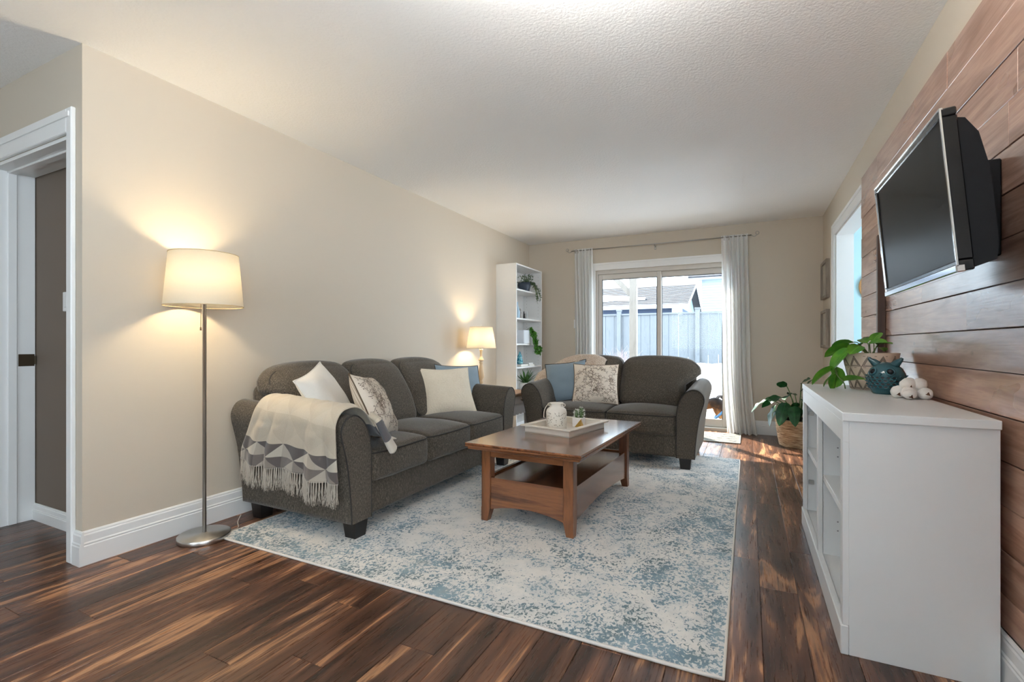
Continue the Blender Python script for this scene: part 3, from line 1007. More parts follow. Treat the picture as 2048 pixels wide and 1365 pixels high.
def make_sofa(name, label, cat, W, n, loc, rz):
    root = thing(name, label, cat, loc, rz)
    D = 0.88
    ai = W / 2 - 0.142              # arm inner face
    # base: front rail and body
    MB().rbox((0, D / 2 + 0.012, 0.20), (2 * ai + 0.04, D - 0.03, 0.205), 0.022, 5).build('base', M_SOFA, root)
    # back frame
    def bf(p):
        t = max(0, (p.z + 0.33) / 0.66)
        return Vector((p.x, p.y + 0.05 * t, p.z - 0.03 * (p.x / (W / 2)) ** 4 * t))
    MB().rbox((0, D - 0.11, 0.46), (W - 0.12, 0.17, 0.70), 0.06, 6, (0, 0.01, 0.01), bf).build('back_frame', M_SOFA, root)
    # arms
    prof = catmull([(p[0], 0, p[1]) for p in ARM], 3)
    np_ = len(prof)
    for s in (-1, 1):
        mb = MB()
        secs = [(0.0, 0.955), (0.006, 0.985), (0.018, 1.0)] + [(0.018 + (D - 0.03) * k / 10, 1.0) for k in range(1, 11)]
        vs = []
        for (yy, sc) in secs:
            for p in prof:
                cx, cz = 0.075, 0.38
                px = cx + (p.x - cx) * sc; pz = cz + (p.z - cz) * (sc if p.z > .15 else 1)
                t = yy / D
                lift = 0.04 * t * max(0, min(1, (pz - 0.35) / 0.3))
                vs.append((s * (ai + px), yy + 0.012 * (pz - 0.38) * 0, pz + lift))
        fs = []
        for i in range(len(secs) - 1):
            for k in range(np_ - 1):
                q = (i * np_ + k, i * np_ + k + 1, (i + 1) * np_ + k + 1, (i + 1) * np_ + k)
                fs.append(q if s < 0 else tuple(reversed(q)))
            q = (i * np_ + np_ - 1, i * np_, (i + 1) * np_, (i + 1) * np_ + np_ - 1)
            fs.append(q)
        mb.add(vs, fs, True)
        mb.add([vs[k] for k in range(np_)], [tuple(range(np_)) if s > 0 else tuple(reversed(range(np_)))], False)
        m0 = (len(secs) - 1) * np_
        mb.add([vs[m0 + k] for k in range(np_)], [tuple(range(np_))], False)
        arm = mb.build('arm', M_SOFA, root)
        pts = [(s * (ai + 0.075 + (p.x - 0.075) * 0.985), 0.002, 0.38 + (p.z - 0.38) * (0.985 if p.z > .15 else 1)) for p in prof]
        MB().tube(pts, 0.0042, 6).build('piping', M_PIPE, arm)
    # seat cushions
    sw = 2 * ai / n
    for k in range(n):
        cx = -ai + sw * (k + .5)
        mb = MB()
        sd = 0.64
        def sf(p, k=k):
            front = max(0, -p.y / (sd / 2))
            return Vector((p.x, p.y, p.z - 0.012 * front ** 3 + 0.006 * noise.noise(Vector((p.x * 6 + k * 9, p.y * 6, 2)))))
        mb.rbox((cx, sd / 2 - 0.004, 0.375), (sw - 0.006, sd, 0.178), 0.035, 8, (0, 0.012, 0.026), sf)
        sc_ = mb.build('seat_cushion', M_SOFA, root)
        pts = []
        hx, r = sw / 2 - 0.004, 0.04
        for (qx, qy) in [(-hx, 0.30), (-hx, 0.10), (-hx + .006, 0.022), (-hx + r, -0.003), (-hx + sw * .3, -0.010), (0, -0.014), (hx - sw * .3, -0.010), (hx - r, -0.003), (hx - .006, 0.022), (hx, 0.10), (hx, 0.30)]:
            pts.append((cx + qx, qy, 0.437))
        MB().tube(catmull(pts, 4), 0.0045, 6).build('piping', M_PIPE, sc_)
    # back cushions; the outer ones spread over the arms
    for k in range(n):
        cx = -ai + sw * (k + .5)
        L = (k == 0); Rr = (k == n - 1)
        hgt = 0.46
        ph = random.Random(k * 3 + n).uniform(0, 20)
        def cf(p, L=L, Rr=Rr, ph=ph):
            t = (p.z + hgt / 2) / hgt
            x = p.x
            ext = 0.13 * max(0, min(1, (t - 0.50) / 0.25))
            if L and x < 0: x -= ext * (-x / (sw / 2)) ** 1.5
            if Rr and x > 0: x += ext * (x / (sw / 2)) ** 1.5
            z = p.z - 0.020 * (abs(p.x) / (sw / 2)) ** 3 * t
            if L and p.x < 0: z -= 0.035 * (abs(p.x) / (sw / 2)) ** 4 * t
            if Rr and p.x > 0: z -= 0.035 * (abs(p.x) / (sw / 2)) ** 4 * t
            wv = 0.010 * noise.noise(Vector((x * 5 + ph, p.y * 3, p.z * 5))) + 0.006 * noise.noise(Vector((x * 3 + ph, 4, p.z * 22))) * (1 - t)
            y = p.y * (0.80 + 0.22 * math.sin(PI * min(1, t * 1.05))) + wv
            # crease at the foot of the cushion
            return Vector((x, y + 0.235 * t - 0.02, z))
        mb = MB()
        mb.rbox((cx, 0.545, 0.455 + hgt / 2 - 0.005), (sw - 0.004, 0.215, hgt), 0.075, 8, (0.006, 0.030, 0.016), cf)
        bc = mb.build('back_cushion', M_SOFA, root)
        # piping round the front face
        pts = []
        hx, hz, rr = sw / 2 - 0.010, hgt / 2 - 0.012, 0.055
        ring = []
        for (sx_, sz_, a0) in ((1, 1, 0), (-1, 1, 90), (-1, -1, 180), (1, -1, 270)):
            for j in range(5):
                a = R(a0 + 90 * j / 4)
                ring.append((sx_ * (hx - rr) + rr * math.cos(a), sz_ * (hz - rr) + rr * math.sin(a)))
        full = []
        for i_, q0 in enumerate(ring):
            q1 = ring[(i_ + 1) % len(ring)]
            m_ = max(1, int(math.hypot(q1[0] - q0[0], q1[1] - q0[1]) / 0.05))
            for j in range(m_): full.append((q0[0] + (q1[0] - q0[0]) * j / m_, q0[1] + (q1[1] - q0[1]) * j / m_))
        for (qx, qz) in full:
            w_ = cf(Vector((qx, -0.062, qz)))
            pts.append((w_.x + cx, w_.y + 0.545, w_.z + 0.455 + hgt / 2 - 0.005))
        MB().tube(pts, 0.0045, 6, closed=True).build('piping', M_PIPE, bc)
    # legs
    for sx_ in (-1, 1):
        for (yy, zb) in ((0.05, 0.0115), (D - 0.09, 0.0)):
            lx = sx_ * (ai + 0.068)
            q = [(-.048, -.045), (.048, -.045), (.048, .045), (-.048, .045)]
            vs = [(lx + a * .78, yy + b * .78 + 0.0, zb) for a, b in q] + [(lx + a, yy + b, 0.108) for a, b in q]
            MB().add(vs, [(3, 2, 1, 0), (4, 5, 6, 7), (0, 1, 5, 4), (1, 2, 6, 5), (2, 3, 7, 6), (3, 0, 4, 7)]).build('leg', M_LEG, root)
    return root


make_sofa('sofa', 'grey-brown tweed three-seat sofa along the beige wall', 'sofa', 1.85, 3, (-1.83, 2.775, 0), R(90))
make_sofa('loveseat', 'grey-brown tweed two-seat loveseat in front of the patio door', 'loveseat', 1.47, 2, (-1.125, 4.12, 0), 0)

# ------------------------------------------------------------------ pillows
M_WPIL = plain('white_cotton', srgb(228, 224, 216), 0.9, 0.15, 400, 0.03, sheen=0.2)
_m = NT('cream_matelasse')
_v = _m.coords()
_q = _m.noise(_v, 38, 2, 0.5, 2.5)
_m.col(_m.mix(_q, srgb(214, 202, 180), srgb(232, 222, 204)))
_m.set(rough=0.9, spec=0.1, sheen=0.2)
_m.bump(_q, 0.6, 0.006)
M_CPIL = _m.m
M_BPIL = plain('dusty_blue_linen', srgb(128, 146, 158), 0.85, 0.25, 500, 0.05, sheen=0.2)
M_VPIL = plain('ivory_canvas', srgb(226, 214, 198), 0.9, 0.2, 500, 0.03)
M_VINE = plain('brown_vine_print', srgb(104, 86, 70), 0.9)
M_STRIPE = NT('ticking_stripe')
_tc = M_STRIPE.coords((1, 1, 1))
_wv = M_STRIPE.n('ShaderNodeTexWave'); _wv.inputs['Scale'].default_value = 38; _wv.bands_direction = 'X'
M_STRIPE.l(_tc, _wv.inputs[0])
M_STRIPE.col(M_STRIPE.ramp(_wv.outputs[1], [(0.3, srgb(226, 214, 198)), (0.7, srgb(188, 172, 152))])); M_STRIPE.set(rough=.9)
M_STRIPE = M_STRIPE.m


def pil_pt(a, b, side, w, h, t, seed, wr=0.010):
    """a,b in -1..1; side -1 front (+1 back). local x across, z up (bottom at 0), y thickness"""
    x = w / 2 * a * (1 - 0.075 * (1 - b * b) * abs(a) ** 1.5)
    z = h / 2 * b * (1 - 0.075 * (1 - a * a) * abs(b) ** 1.5)
    prof = max(0.0, (1 - abs(a) ** 2.6)) ** 0.55 * max(0.0, (1 - abs(b) ** 2.6)) ** 0.55
    y = side * t / 2 * prof
    e = (1 - a * a) * (1 - b * b)
    y += side * wr * noise.noise(Vector((a * 2.2 + seed, b * 2.2, side * 3))) * min(1, e * 3)
    y += wr * 0.9 * noise.noise(Vector((a * 1.3 + seed, b * 1.3, 9)))
    return Vector((x, y, z + h / 2))


def pillow(name, label, w, h, t, pos, nrm, roll, lean_up, mat, pipe=None, seed=0.0, vine=False, back_mat=None, slump=0.0):
    """pos: where the bottom middle rests; nrm: horizontal facing direction; lean_up: tilt back in degrees; roll about facing axis"""
    nr = Vector((nrm[0], nrm[1], 0)).normalized()
    right = Vector((-nr.y, nr.x, 0))           # local x when facing along -y local
    # local frame: x -> right, y -> -nr, z -> up
    up = Vector((0, 0, 1))
    B = Matrix((right, -nr, up)).transposed().to_4x4()
    Mx = Matrix.Translation(pos) @ B @ Matrix.Rotation(R(-lean_up), 4, 'X') @ Matrix.Rotation(R(roll), 4, 'Y')
    root = thing(name, label, 'pillow')
    root.matrix_world = Mx
    N = 22
    def bend(p):
        return Vector((p.x, p.y + slump * (p.z / h) * (1 - p.z / h) * 4, p.z))
    mb = MB()
    mb.grid(lambda u, v: bend(pil_pt(2 * u - 1, 2 * v - 1, -1, w, h, t, seed)), N, N)
    fr = mb.build('front', mat, root)
    mb = MB()
    mb.grid(lambda u, v: bend(pil_pt(1 - 2 * u, 2 * v - 1, 1, w, h, t, seed)), N, N)
    mb.build('back', back_mat or mat, root)
    ring = []
    for k in range(N): ring.append((-1 + 2 * k / N, -1))
    for k in range(N): ring.append((1, -1 + 2 * k / N))
    for k in range(N): ring.append((1 - 2 * k / N, 1))
    for k in range(N): ring.append((-1, 1 - 2 * k / N))
    MB().tube([bend(pil_pt(a, b, -1, w, h, t, seed)) for a, b in ring], 0.0042, 6, closed=True).build('seam', pipe or mat, root)
    if vine:
        vr = random.Random(int(seed * 10) + 1)
        vm = MB()
        def P(x, z, off=0.0016):
            a, b = max(-.985, min(.985, 2 * x / w)), max(-.985, min(.985, 2 * z / h))
            p = bend(pil_pt(a, b, -1, w, h, t, seed))
            return Vector((p.x, p.y - off, p.z))
        def strip(pts, wd):
            vs = []
            for i, (x, z) in enumerate(pts):
                x0, z0 = pts[max(0, i - 1)]; x1, z1 = pts[min(len(pts) - 1, i + 1)]
                d = Vector((x1 - x0, z1 - z0)); d = d.normalized() if d.length > 0 else Vector((1, 0))
                k = wd * (1 - 0.4 * i / len(pts))
                vs += [P(x - d.y * k, z + d.x * k), P(x + d.y * k, z - d.x * k)]
            vm.add(vs, [(2 * i, 2 * i + 1, 2 * i + 3, 2 * i + 2) for i in range(len(pts) - 1)])
        def leaf2(x, z, ang, ln):
            wd = ln * .36
            dx, dz = math.cos(ang), math.sin(ang)
            q = [(0, 0), (.35, .5), (.7, .42), (1, 0), (.7, -.42), (.35, -.5)]
            vm.add([P(x + ln * (a * dx) - wd * b * dz, z + ln * a * dz + wd * b * dx, 0.0019) for a, b in q], [tuple(range(6))])
        G = 9
        for gi in range(G):
            for gj in range(G):
                x = (-.5 + (gi + vr.uniform(.1, .9)) / G) * w; z = (-.5 + (gj + vr.uniform(.1, .9)) / G) * h
                ang = vr.uniform(0, 2 * PI); cv = vr.choice([-1, 1]) * vr.uniform(6, 13)
                pts = []
                step = 0.006
                for k in range(19):
                    pts.append((x, z))
                    x += step * math.cos(ang); z += step * math.sin(ang); ang += cv * step
                    cv *= 1.018
                    if abs(x) > w * .47 or abs(z) > h * .47: break
                if len(pts) < 4: continue
                strip(pts, 0.0017)
                for k in range(2, len(pts), 3):
                    sg = 1 if (k // 3) % 2 else -1
                    i0, i1 = pts[k - 1], pts[k]
                    a0 = math.atan2(i1[1] - i0[1], i1[0] - i0[0]) + sg * R(55)
                    sl_ = 0.012
                    e_ = (i1[0] + sl_ * math.cos(a0), i1[1] + sl_ * math.sin(a0))
                    strip([i1, e_], 0.0010)
                    for da in (-.7, .0, .7):
                        leaf2(e_[0], e_[1], a0 + da, 0.0080)
        vm.build('vine_print', M_VINE, fr)
    return root


pillow('pillow', 'plain white pillow leaning on the sofa arm behind the throw', 0.44, 0.44, 0.15, (-2.225, 2.205, 0.495), (0.91, 0.41), -13, 28, M_WPIL, seed=1.3)
pillow('pillow', 'ivory pillow with brown vine print standing edge-on at the near end of the sofa', 0.44, 0.42, 0.15, (-2.02, 2.35, 0.462), (0.88, 0.47), 8, 27, M_VPIL, M_VINE, 2.1, True, M_STRIPE)
pillow('pillow', 'cream quilted pillow leaning on the far sofa cushion', 0.45, 0.42, 0.15, (-2.165, 3.275, 0.465), (0.80, -0.60), 0, 30, M_CPIL, seed=3.7)
pillow('pillow', 'dusty blue pillow tucked behind the cream pillow on the sofa', 0.44, 0.42, 0.13, (-2.20, 3.53, 0.468), (0.88, -0.47), 3, 25, M_BPIL, M_PIPE, 4.4)
pillow('pillow', 'dusty blue pillow leaning at the left end of the loveseat', 0.43, 0.41, 0.13, (-1.605, 4.495, 0.467), (0.07, -1), -8, 17, M_BPIL, M_PIPE, 5.2)
pillow('pillow', 'ivory pillow with brown vine print facing the room on the loveseat', 0.44, 0.41, 0.14, (-1.302, 4.415, 0.465), (0.22, -0.97), 0, 23, M_VPIL, M_VINE, 6.6, True)
#PART4
# ------------------------------------------------------------------ throws
def throw_material():
    m = NT('triangle_throw')
    uv = m.n('ShaderNodeUVMap')
    sp_ = m.n('ShaderNodeSeparateXYZ'); m.l(uv.outputs[0], sp_.inputs[0])
    u, v = sp_.outputs[0], sp_.outputs[1]          # u: cells across, v: cells up from the fringe
    fu, fv = m.math('FRACT', u), m.math('FRACT', v)
    row = m.math('FLOOR', v)
    d1_ = m.math('GREATER_THAN', fu, fv)
    d2_ = m.math('GREATER_THAN', m.math('ADD', fu, fv), 1.0)
    q = m.math('ADD', m.math('MULTIPLY', d1_, 2.0), d2_)      # 0 left 1 top 2 bottom 3 right
    qn = m.math('DIVIDE', q, 4.0)
    cream, lite, mid, dark, dk2 = srgb(196, 188, 172), srgb(176, 166, 152), srgb(140, 131, 122), srgb(118, 110, 104), srgb(98, 91, 88)
    r0 = m.ramp(qn, [(0.0, dark), (0.125, dk2), (0.375, mid), (0.625, dk2)], 'CONSTANT')
    r1 = m.ramp(qn, [(0.0, lite), (0.125, dk2), (0.375, lite), (0.625, cream)], 'CONSTANT')
    r0 = m.mix(m.math('MULTIPLY', m.math('LESS_THAN', fu, 0.5), m.math('COMPARE', q, 2.0)), r0, lite)
    r2 = m.ramp(qn, [(0.0, srgb(196, 184, 164)), (0.125, srgb(190, 178, 158)), (0.375, srgb(200, 188, 168)), (0.625, srgb(193, 180, 160))], 'CONSTANT')
    c = m.mix(m.math('GREATER_THAN', fv, 0.5), r0, r1)
    c = m.mix(m.math('GREATER_THAN', v, 1.0), c, r2)
    c = m.mix(m.math('GREATER_THAN', v, 4.1), c, srgb(92, 90, 92))
    c = m.mix(m.math('GREATER_THAN', v, 4.9), c, srgb(206, 198, 184))
    nz = m.noise(m.coords((400, 400, 400)), 1.0, 2)
    m.col(m.mix(0.25, c, m.mix(1.0, c, m.ramp(nz, [(0.3, 0.7), (0.7, 1.2)]), 'MULTIPLY')))
    m.set(rough=0.95, spec=0.05, sheen=0.3)
    m.bump(nz, 0.3, 0.003)
    return m.m


M_THROW = throw_material()
M_FRINGE = plain('throw_fringe', srgb(188, 178, 164), 0.95)
th = thing('throw_blanket', 'cream and grey triangle-patterned throw with fringe over the sofa arm', 'blanket', (-2.2, 1.9, 0))
# path of the throw across the near arm in the (y,z) plane of the world, outside first
arm_path = [(1.822, 0.335), (1.808, 0.42), (1.788, 0.50), (1.770, 0.575), (1.763, 0.632), (1.788, 0.684), (1.845, 0.700), (1.895, 0.692), (1.945, 0.655), (1.985, 0.60), (2.03, 0.535), (2.09, 0.497), (2.16, 0.488)]
ap = catmull([(0, a, b) for a, b in arm_path], 8)
cum = [0.0]
for i in range(1, len(ap)): cum.append(cum[-1] + (ap[i] - ap[i - 1]).length)
TOT = cum[-1]


def along(s):
    s = max(0, min(TOT, s))
    for i in range(1, len(ap)):
        if cum[i] >= s:
            t = (s - cum[i - 1]) / max(1e-6, cum[i] - cum[i - 1])
            p = ap[i - 1].lerp(ap[i], t); tg = (ap[i] - ap[i - 1]).normalized()
            return p, Vector((0, -tg.z, tg.y))
    return ap[-1], Vector((0, 0, 1))


TX0, TX1 = -2.60, -1.80
drop = lambda u: 0.0


def throw_pt(u, v):
    """u 0 at the wall side .. 1 at the front of the arm; v 0 fringe end .. 1 end on the seat"""
    s0 = 0.035 - 0.050 * u - 0.008 * math.sin(u * 9)
    s = s0 + (TOT - s0) * v
    if s < 0:
        p, n = along(0.0); p = p + Vector((0, 0.002, s))
    else:
        p, n = along(s)
    lift = 0.040 * max(0, min(1, (p.z - .35) / .3)) * ((-1.83 - (TX0 + (TX1 - TX0) * u)) / 0.88)
    k_ = min(1, max(0, s / 0.40)); k_ = k_ * k_ * (3 - 2 * k_)
    xa_, xb_ = -2.635 + 0.215 * k_, -1.875 + 0.045 * k_
    x = xa_ + (xb_ - xa_) * u
    # the front end gathers and slides off the arm towards the seat
    gather = max(0, v - 0.55) / 0.45
    x = x + gather * (0.10 * (1 - u) + 0.03)
    fold = 0.010 * math.sin(u * 21 + 1.0) * (0.35 + 0.65 * max(0, 1 - v * 2.1)) + 0.012 * math.sin(u * 9 + 4) * max(0, 1 - v * 1.8) + 0.006 * noise.noise(Vector((u * 6, v * 6, 3)))
    hang = max(0, 1 - s / 0.30)
    x += 0.012 * math.sin(u * 9.5) * hang - 0.02 * hang * (1 - u)
    off = 0.016 + abs(fold) * (1.2 if s > 0.25 else 1.9)
    q = Vector((x, p.y, p.z + lift)) + n * off
    if u > 0.93: q.z -= (u - 0.93) * 0.10 * (1 - hang)
    return q


def throw_part():
    NU, NV = 60, 64
    mb = MB()
    o_ = Vector((-2.2, 1.9, 0))
    mb.grid(lambda u, v: throw_pt(u, v) - o_, NU, NV)
    mb.uv = []
    for j in range(NV + 1):
        for i in range(NU + 1):
            mb.uv.append((0.35 + i / NU * 3.6, (j / NV * TOT + 0.01) / 0.155))
    ob = mb.build('cloth', M_THROW, th)
    md = ob.modifiers.new('s', 'SOLIDIFY'); md.thickness = 0.005; md.offset = -1
    fr = MB()
    rr = random.Random(21)
    n = 64
    for k in range(n):
        u = (k + .5) / n
        p = throw_pt(u, 0.0) - o_
        for j in range(9):
            ln = rr.uniform(0.085, 0.125)
            clump = math.sin(k * 1.9) * 0.006
            p1 = p + Vector((rr.uniform(-.006, .006), rr.uniform(-.006, .003), -ln * .5))
            p2_ = p + Vector((rr.uniform(-.012, .012) + clump, rr.uniform(-.010, .004), -ln))
            fr.tube([p + Vector((rr.uniform(-.003, .003), 0, .006)), p1, p2_], [.0013, .0012, .0008], 4, cap=False)
    f_ = fr.build('fringe', M_FRINGE, th)
    tag(f_, kind='stuff')
    # rolled tail that hangs over the front of the seat
    tail = MB()
    pts = catmull([(-1.83, 1.98, 0.655), (-1.79, 2.00, 0.62), (-1.775, 2.015, 0.575), (-1.765, 2.035, 0.53), (-1.76, 2.06, 0.485), (-1.755, 2.085, 0.445)], 6)
    rad = [0.030 + 0.012 * (i / len(pts)) for i in range(len(pts))]
    rad[-1] = 0.015; rad[-2] = .032
    vs0 = len(tail.v)
    tail.tube([p - o_ for p in pts], rad, 14, flat=0.6)
    tail.uv = []
    for i in range(len(pts)):
        for k in range(14): tail.uv.append((0.1 + 0.05 * k, 3.7 + 1.9 * (i / len(pts))))
    while len(tail.uv) < len(tail.v): tail.uv.append((0, 6.2))
    tail.build('folded_tail', M_THROW, th)


throw_part()

# beige knitted throw over the left back of the loveseat
_m = NT('oatmeal_knit')
_v = _m.coords()
_q = _m.noise(_v, 130, 3, 0.7)
_m.col(_m.ramp(_q, [(0.35, srgb(150, 130, 112)), (0.5, srgb(186, 168, 150)), (0.65, srgb(212, 198, 182))]))
_m.set(rough=0.95, spec=0.05, sheen=0.3); _m.bump(_q, 0.6, 0.005)
lt = thing('throw_blanket', 'oatmeal knitted throw draped over the back of the loveseat', 'blanket', (-1.55, 4.85, 0))


def lt_pt(u, v):
    x = -2.005 + 0.70 * u
    # outline rises to a hump and falls at both ends
    hump = 0.925 - 0.19 * max(0, (0.62 - u) / 0.62) ** 1.5 - 0.05 * max(0, (u - 0.80) / 0.20) ** 2
    path = [(4.53, hump - 0.36), (4.565, hump - 0.20), (4.62, hump - 0.07), (4.72, hump), (4.90, hump - 0.005), (5.02, hump - 0.10), (5.055, hump - 0.25), (5.06, hump - 0.42)]
    k = v * (len(path) - 1); i = min(len(path) - 2, int(k)); t = k - i
    t2 = t * t * (3 - 2 * t) * .4 + t * .6
    y = path[i][0] + (path[i + 1][0] - path[i][0]) * t2
    z = path[i][1] + (path[i + 1][1] - path[i][1]) * t2
    edge_in = max(0, (0.18 - u) / 0.18)
    y += (-0.07 * (1 - v) + 0.0) * edge_in
    return Vector((x + 1.55 + 0.02 * math.sin(v * 5), y - 4.85 + 0.006 * math.sin(u * 26), z + 0.006 * noise.noise(Vector((u * 8, v * 8, 0)))))


mb = MB().grid(lt_pt, 32, 36)
lo_ = mb.build('cloth', _m.m, lt)
_md = lo_.modifiers.new('s', 'SOLIDIFY'); _md.thickness = 0.014; _md.offset = 0
_ed = [lt_pt(0, k / 24) for k in range(25)]
MB().tube(_ed, 0.011, 6).build('edge_band', _m.m, lt)
MB().tube([lt_pt(1, k / 24) for k in range(25)], 0.009, 6).build('edge_band', _m.m, lt)

# ------------------------------------------------------------------ coffee table
W_STOPS = [(0.30, srgb(60, 34, 20)), (0.44, srgb(102, 61, 37)), (0.56, srgb(134, 84, 50)), (0.70, srgb(80, 47, 28))]
M_TBX = wood('walnut_stain_across', W_STOPS, 'x', 2.0, 0.24, True, 12, 0.05, 0.7, 0.9)
M_TBY = wood('walnut_stain_along', W_STOPS, 'y', 2.0, 0.24, True, 12, 0.05, 0.8, 0.9)
M_TBZ = wood('walnut_stain_up', W_STOPS, 'z', 2.0, 0.32, True, 12, 0.06, 0.2, 0.9)
ct = thing('coffee_table', 'brown wooden coffee table with an open shelf on the rug', 'table', (-1.085, 2.955, 0.0115), R(-2.6))
TW, TL = 0.355, 0.615       # half sizes of the top
legx, legy = 0.285, 0.545   # outer faces of legs
MB().box(-TW, -TL, 0.441, TW, TL, 0.456, 0.004).build('table_top', M_TBY, ct)
mo = MB()
for (a0, a1, z0, z1) in ((0.0, 0.012, 0.432, 0.441), (0.012, 0.03, 0.418, 0.432)):
    mo.box(-TW + a0, -TL + a0, z0, TW - a0, TL - a0, z1, 0.003)
mo.build('top_moulding', M_TBX, ct)
for (a, b) in ((-legy + .008, -legy + .028), (legy - .028, legy - .008)):
    MB().box(-legx + .03, a, 0.372, legx - .03, b, 0.418).build('apron', M_TBX, ct)
for (a, b) in ((-legx + .008, -legx + .028), (legx - .028, legx - .008)):
    MB().box(a, -legy + .03, 0.372, b, legy - .03, 0.418).build('apron', M_TBY, ct)
for sx_ in (-1, 1):
    for sy_ in (-1, 1):
        w_ = 0.058
        x0, x1 = (legx - w_, legx) if sx_ > 0 else (-legx, -legx + w_)
        y0, y1 = (legy - w_, legy) if sy_ > 0 else (-legy, -legy + w_)
        mb = MB()
        ix0, ix1 = (x0 + .018, x1) if sx_ > 0 else (x0, x1 - .018)
        iy0, iy1 = (y0 + .018, y1) if sy_ > 0 else (y0, y1 - .018)
        mb.box(x0, y0, 0.075, x1, y1, 0.418, 0.003)
        q0 = [(ix0, iy0), (ix1, iy0), (ix1, iy1), (ix0, iy1)]; q1 = [(x0, y0), (x1, y0), (x1, y1), (x0, y1)]
        mb.add([(a, b, 0) for a, b in q0] + [(a, b, 0.078) for a, b in q1], [(3, 2, 1, 0), (0, 1, 5, 4), (1, 2, 6, 5), (2, 3, 7, 6), (3, 0, 4, 7)])
        mb.build('leg', M_TBZ, ct)
MB().box(-legx + .02, -legy + .02, 0.225, legx - .02, legy - .02, 0.240).build('shelf', M_TBY, ct)


def arch(half, z0, z1, rise, n=14):
    top = [(half, z1), (-half, z1)]
    bot = [(-half + 2 * half * k / n, z0 + rise * (1 - (2 * k / n - 1) ** 2)) for k in range(n + 1)]
    return bot + top


for yy in (-legy + .010, legy - .028):
    MB().prism(arch(legx - .05, 0.066, 0.252, 0.034), yy, yy + .018, 'y').build('end_panel', M_TBX, ct)
for xx in (-legx + .010, legx - .028):
    MB().prism(arch(legy - .05, 0.066, 0.252, 0.034), xx, xx + .018, 'x').build('side_panel', M_TBY, ct)

# ------------------------------------------------------------------ tray and what stands on it
TZ = 0.468
M_TRAY = plain('whitewashed_wood', srgb(216, 206, 192), 0.6, 0.15, 90, 0.08)
tr = thing('serving_tray', 'whitewashed wooden tray on the coffee table', 'tray', (-1.08, 2.985, TZ), R(-12))
hx_, hy_ = 0.165, 0.225
MB().box(-hx_, -hy_, 0.0, hx_, hy_, 0.008).build('bottom', M_TRAY, tr)
for (a, b, c, d) in ((-hx_, -hy_, hx_, -hy_ + .012), (-hx_, hy_ - .012, hx_, hy_), (-hx_, -hy_ + .012, -hx_ + .012, hy_ - .012), (hx_ - .012, -hy_ + .012, hx_, hy_ - .012)):
    MB().box(a, b, 0, c, d, 0.042, 0.001).build('side', M_TRAY, tr)
rim = MB()
for (a, b, c, d) in ((-hx_ - .022, -hy_ - .022, hx_ + .022, -hy_ + .014), (-hx_ - .022, hy_ - .014, hx_ + .022, hy_ + .022), (-hx_ - .022, -hy_ + .014, -hx_ + .014, hy_ - .014), (hx_ - .014, -hy_ + .014, hx_ + .022, hy_ - .014)):
    rim.box(a, b, 0.042, c, d, 0.051, 0.002)
rim.build('rim', M_TRAY, tr)

_m = NT('lace_ceramic')
_tc = _m.n('ShaderNodeTexCoord')
_sp = _m.n('ShaderNodeSeparateXYZ'); _m.l(_tc.outputs['Object'], _sp.inputs[0])
_vo = _m.n('ShaderNodeTexVoronoi'); _vo.inputs['Scale'].default_value = 95; _m.l(_m.coords(), _vo.inputs['Vector'])
_band = _m.ramp(_sp.outputs[2], [(0.02, 0.0), (0.03, 1.0), (0.098, 1.0), (0.102, 0.0)])
_hole = _m.math('MULTIPLY', _m.ramp(_vo.outputs['Distance'], [(0.25, 1.0), (0.34, 0.0)]), _band)
_m.col(_m.mix(_hole, srgb(232, 224, 212), srgb(160, 146, 132))); _m.set(rough=0.45)
_m.bump(_m.math('SUBTRACT', 1.0, _hole), 0.6, 0.003)
jar = thing('lace_jar', 'white lace-pierced metal jar with wire handle on the tray', 'jar', (-1.128, 2.945, TZ + 0.008))
jar.scale = (1.24, 1.24, 1.16)
MB().lathe([(0.048, 0), (0.053, 0.004), (0.054, 0.10), (0.050, 0.114), (0.040, 0.124), (0.0345, 0.130), (0.0345, 0.143), (0.037, 0.147), (0.037, 0.150), (0.034, 0.150), (0.0315, 0.145), (0.0315, 0.12)], 40).build('body', _m.m, jar)
jw = MB()
jw.tube(catmull([(-0.036, 0, 0.139), (-0.050, -0.004, 0.135), (-0.064, -0.012, 0.105), (-0.060, -0.03, 0.075), (-0.054, -0.04, 0.07)], 5), 0.0022, 6)
jw.tube([(-0.036 - 0.006 + 0.007 * math.cos(a), 0, 0.139 + 0.007 * math.sin(a)) for a in [2 * PI * k / 12 for k in range(12)]], 0.002, 5, closed=True)
jw.tube([(0.036 + 0.006 + 0.007 * math.cos(a), 0, 0.139 + 0.007 * math.sin(a)) for a in [2 * PI * k / 12 for k in range(12)]], 0.002, 5, closed=True)
jw.build('wire_handle', plain('cream_wire', srgb(224, 214, 200), 0.4), jar)

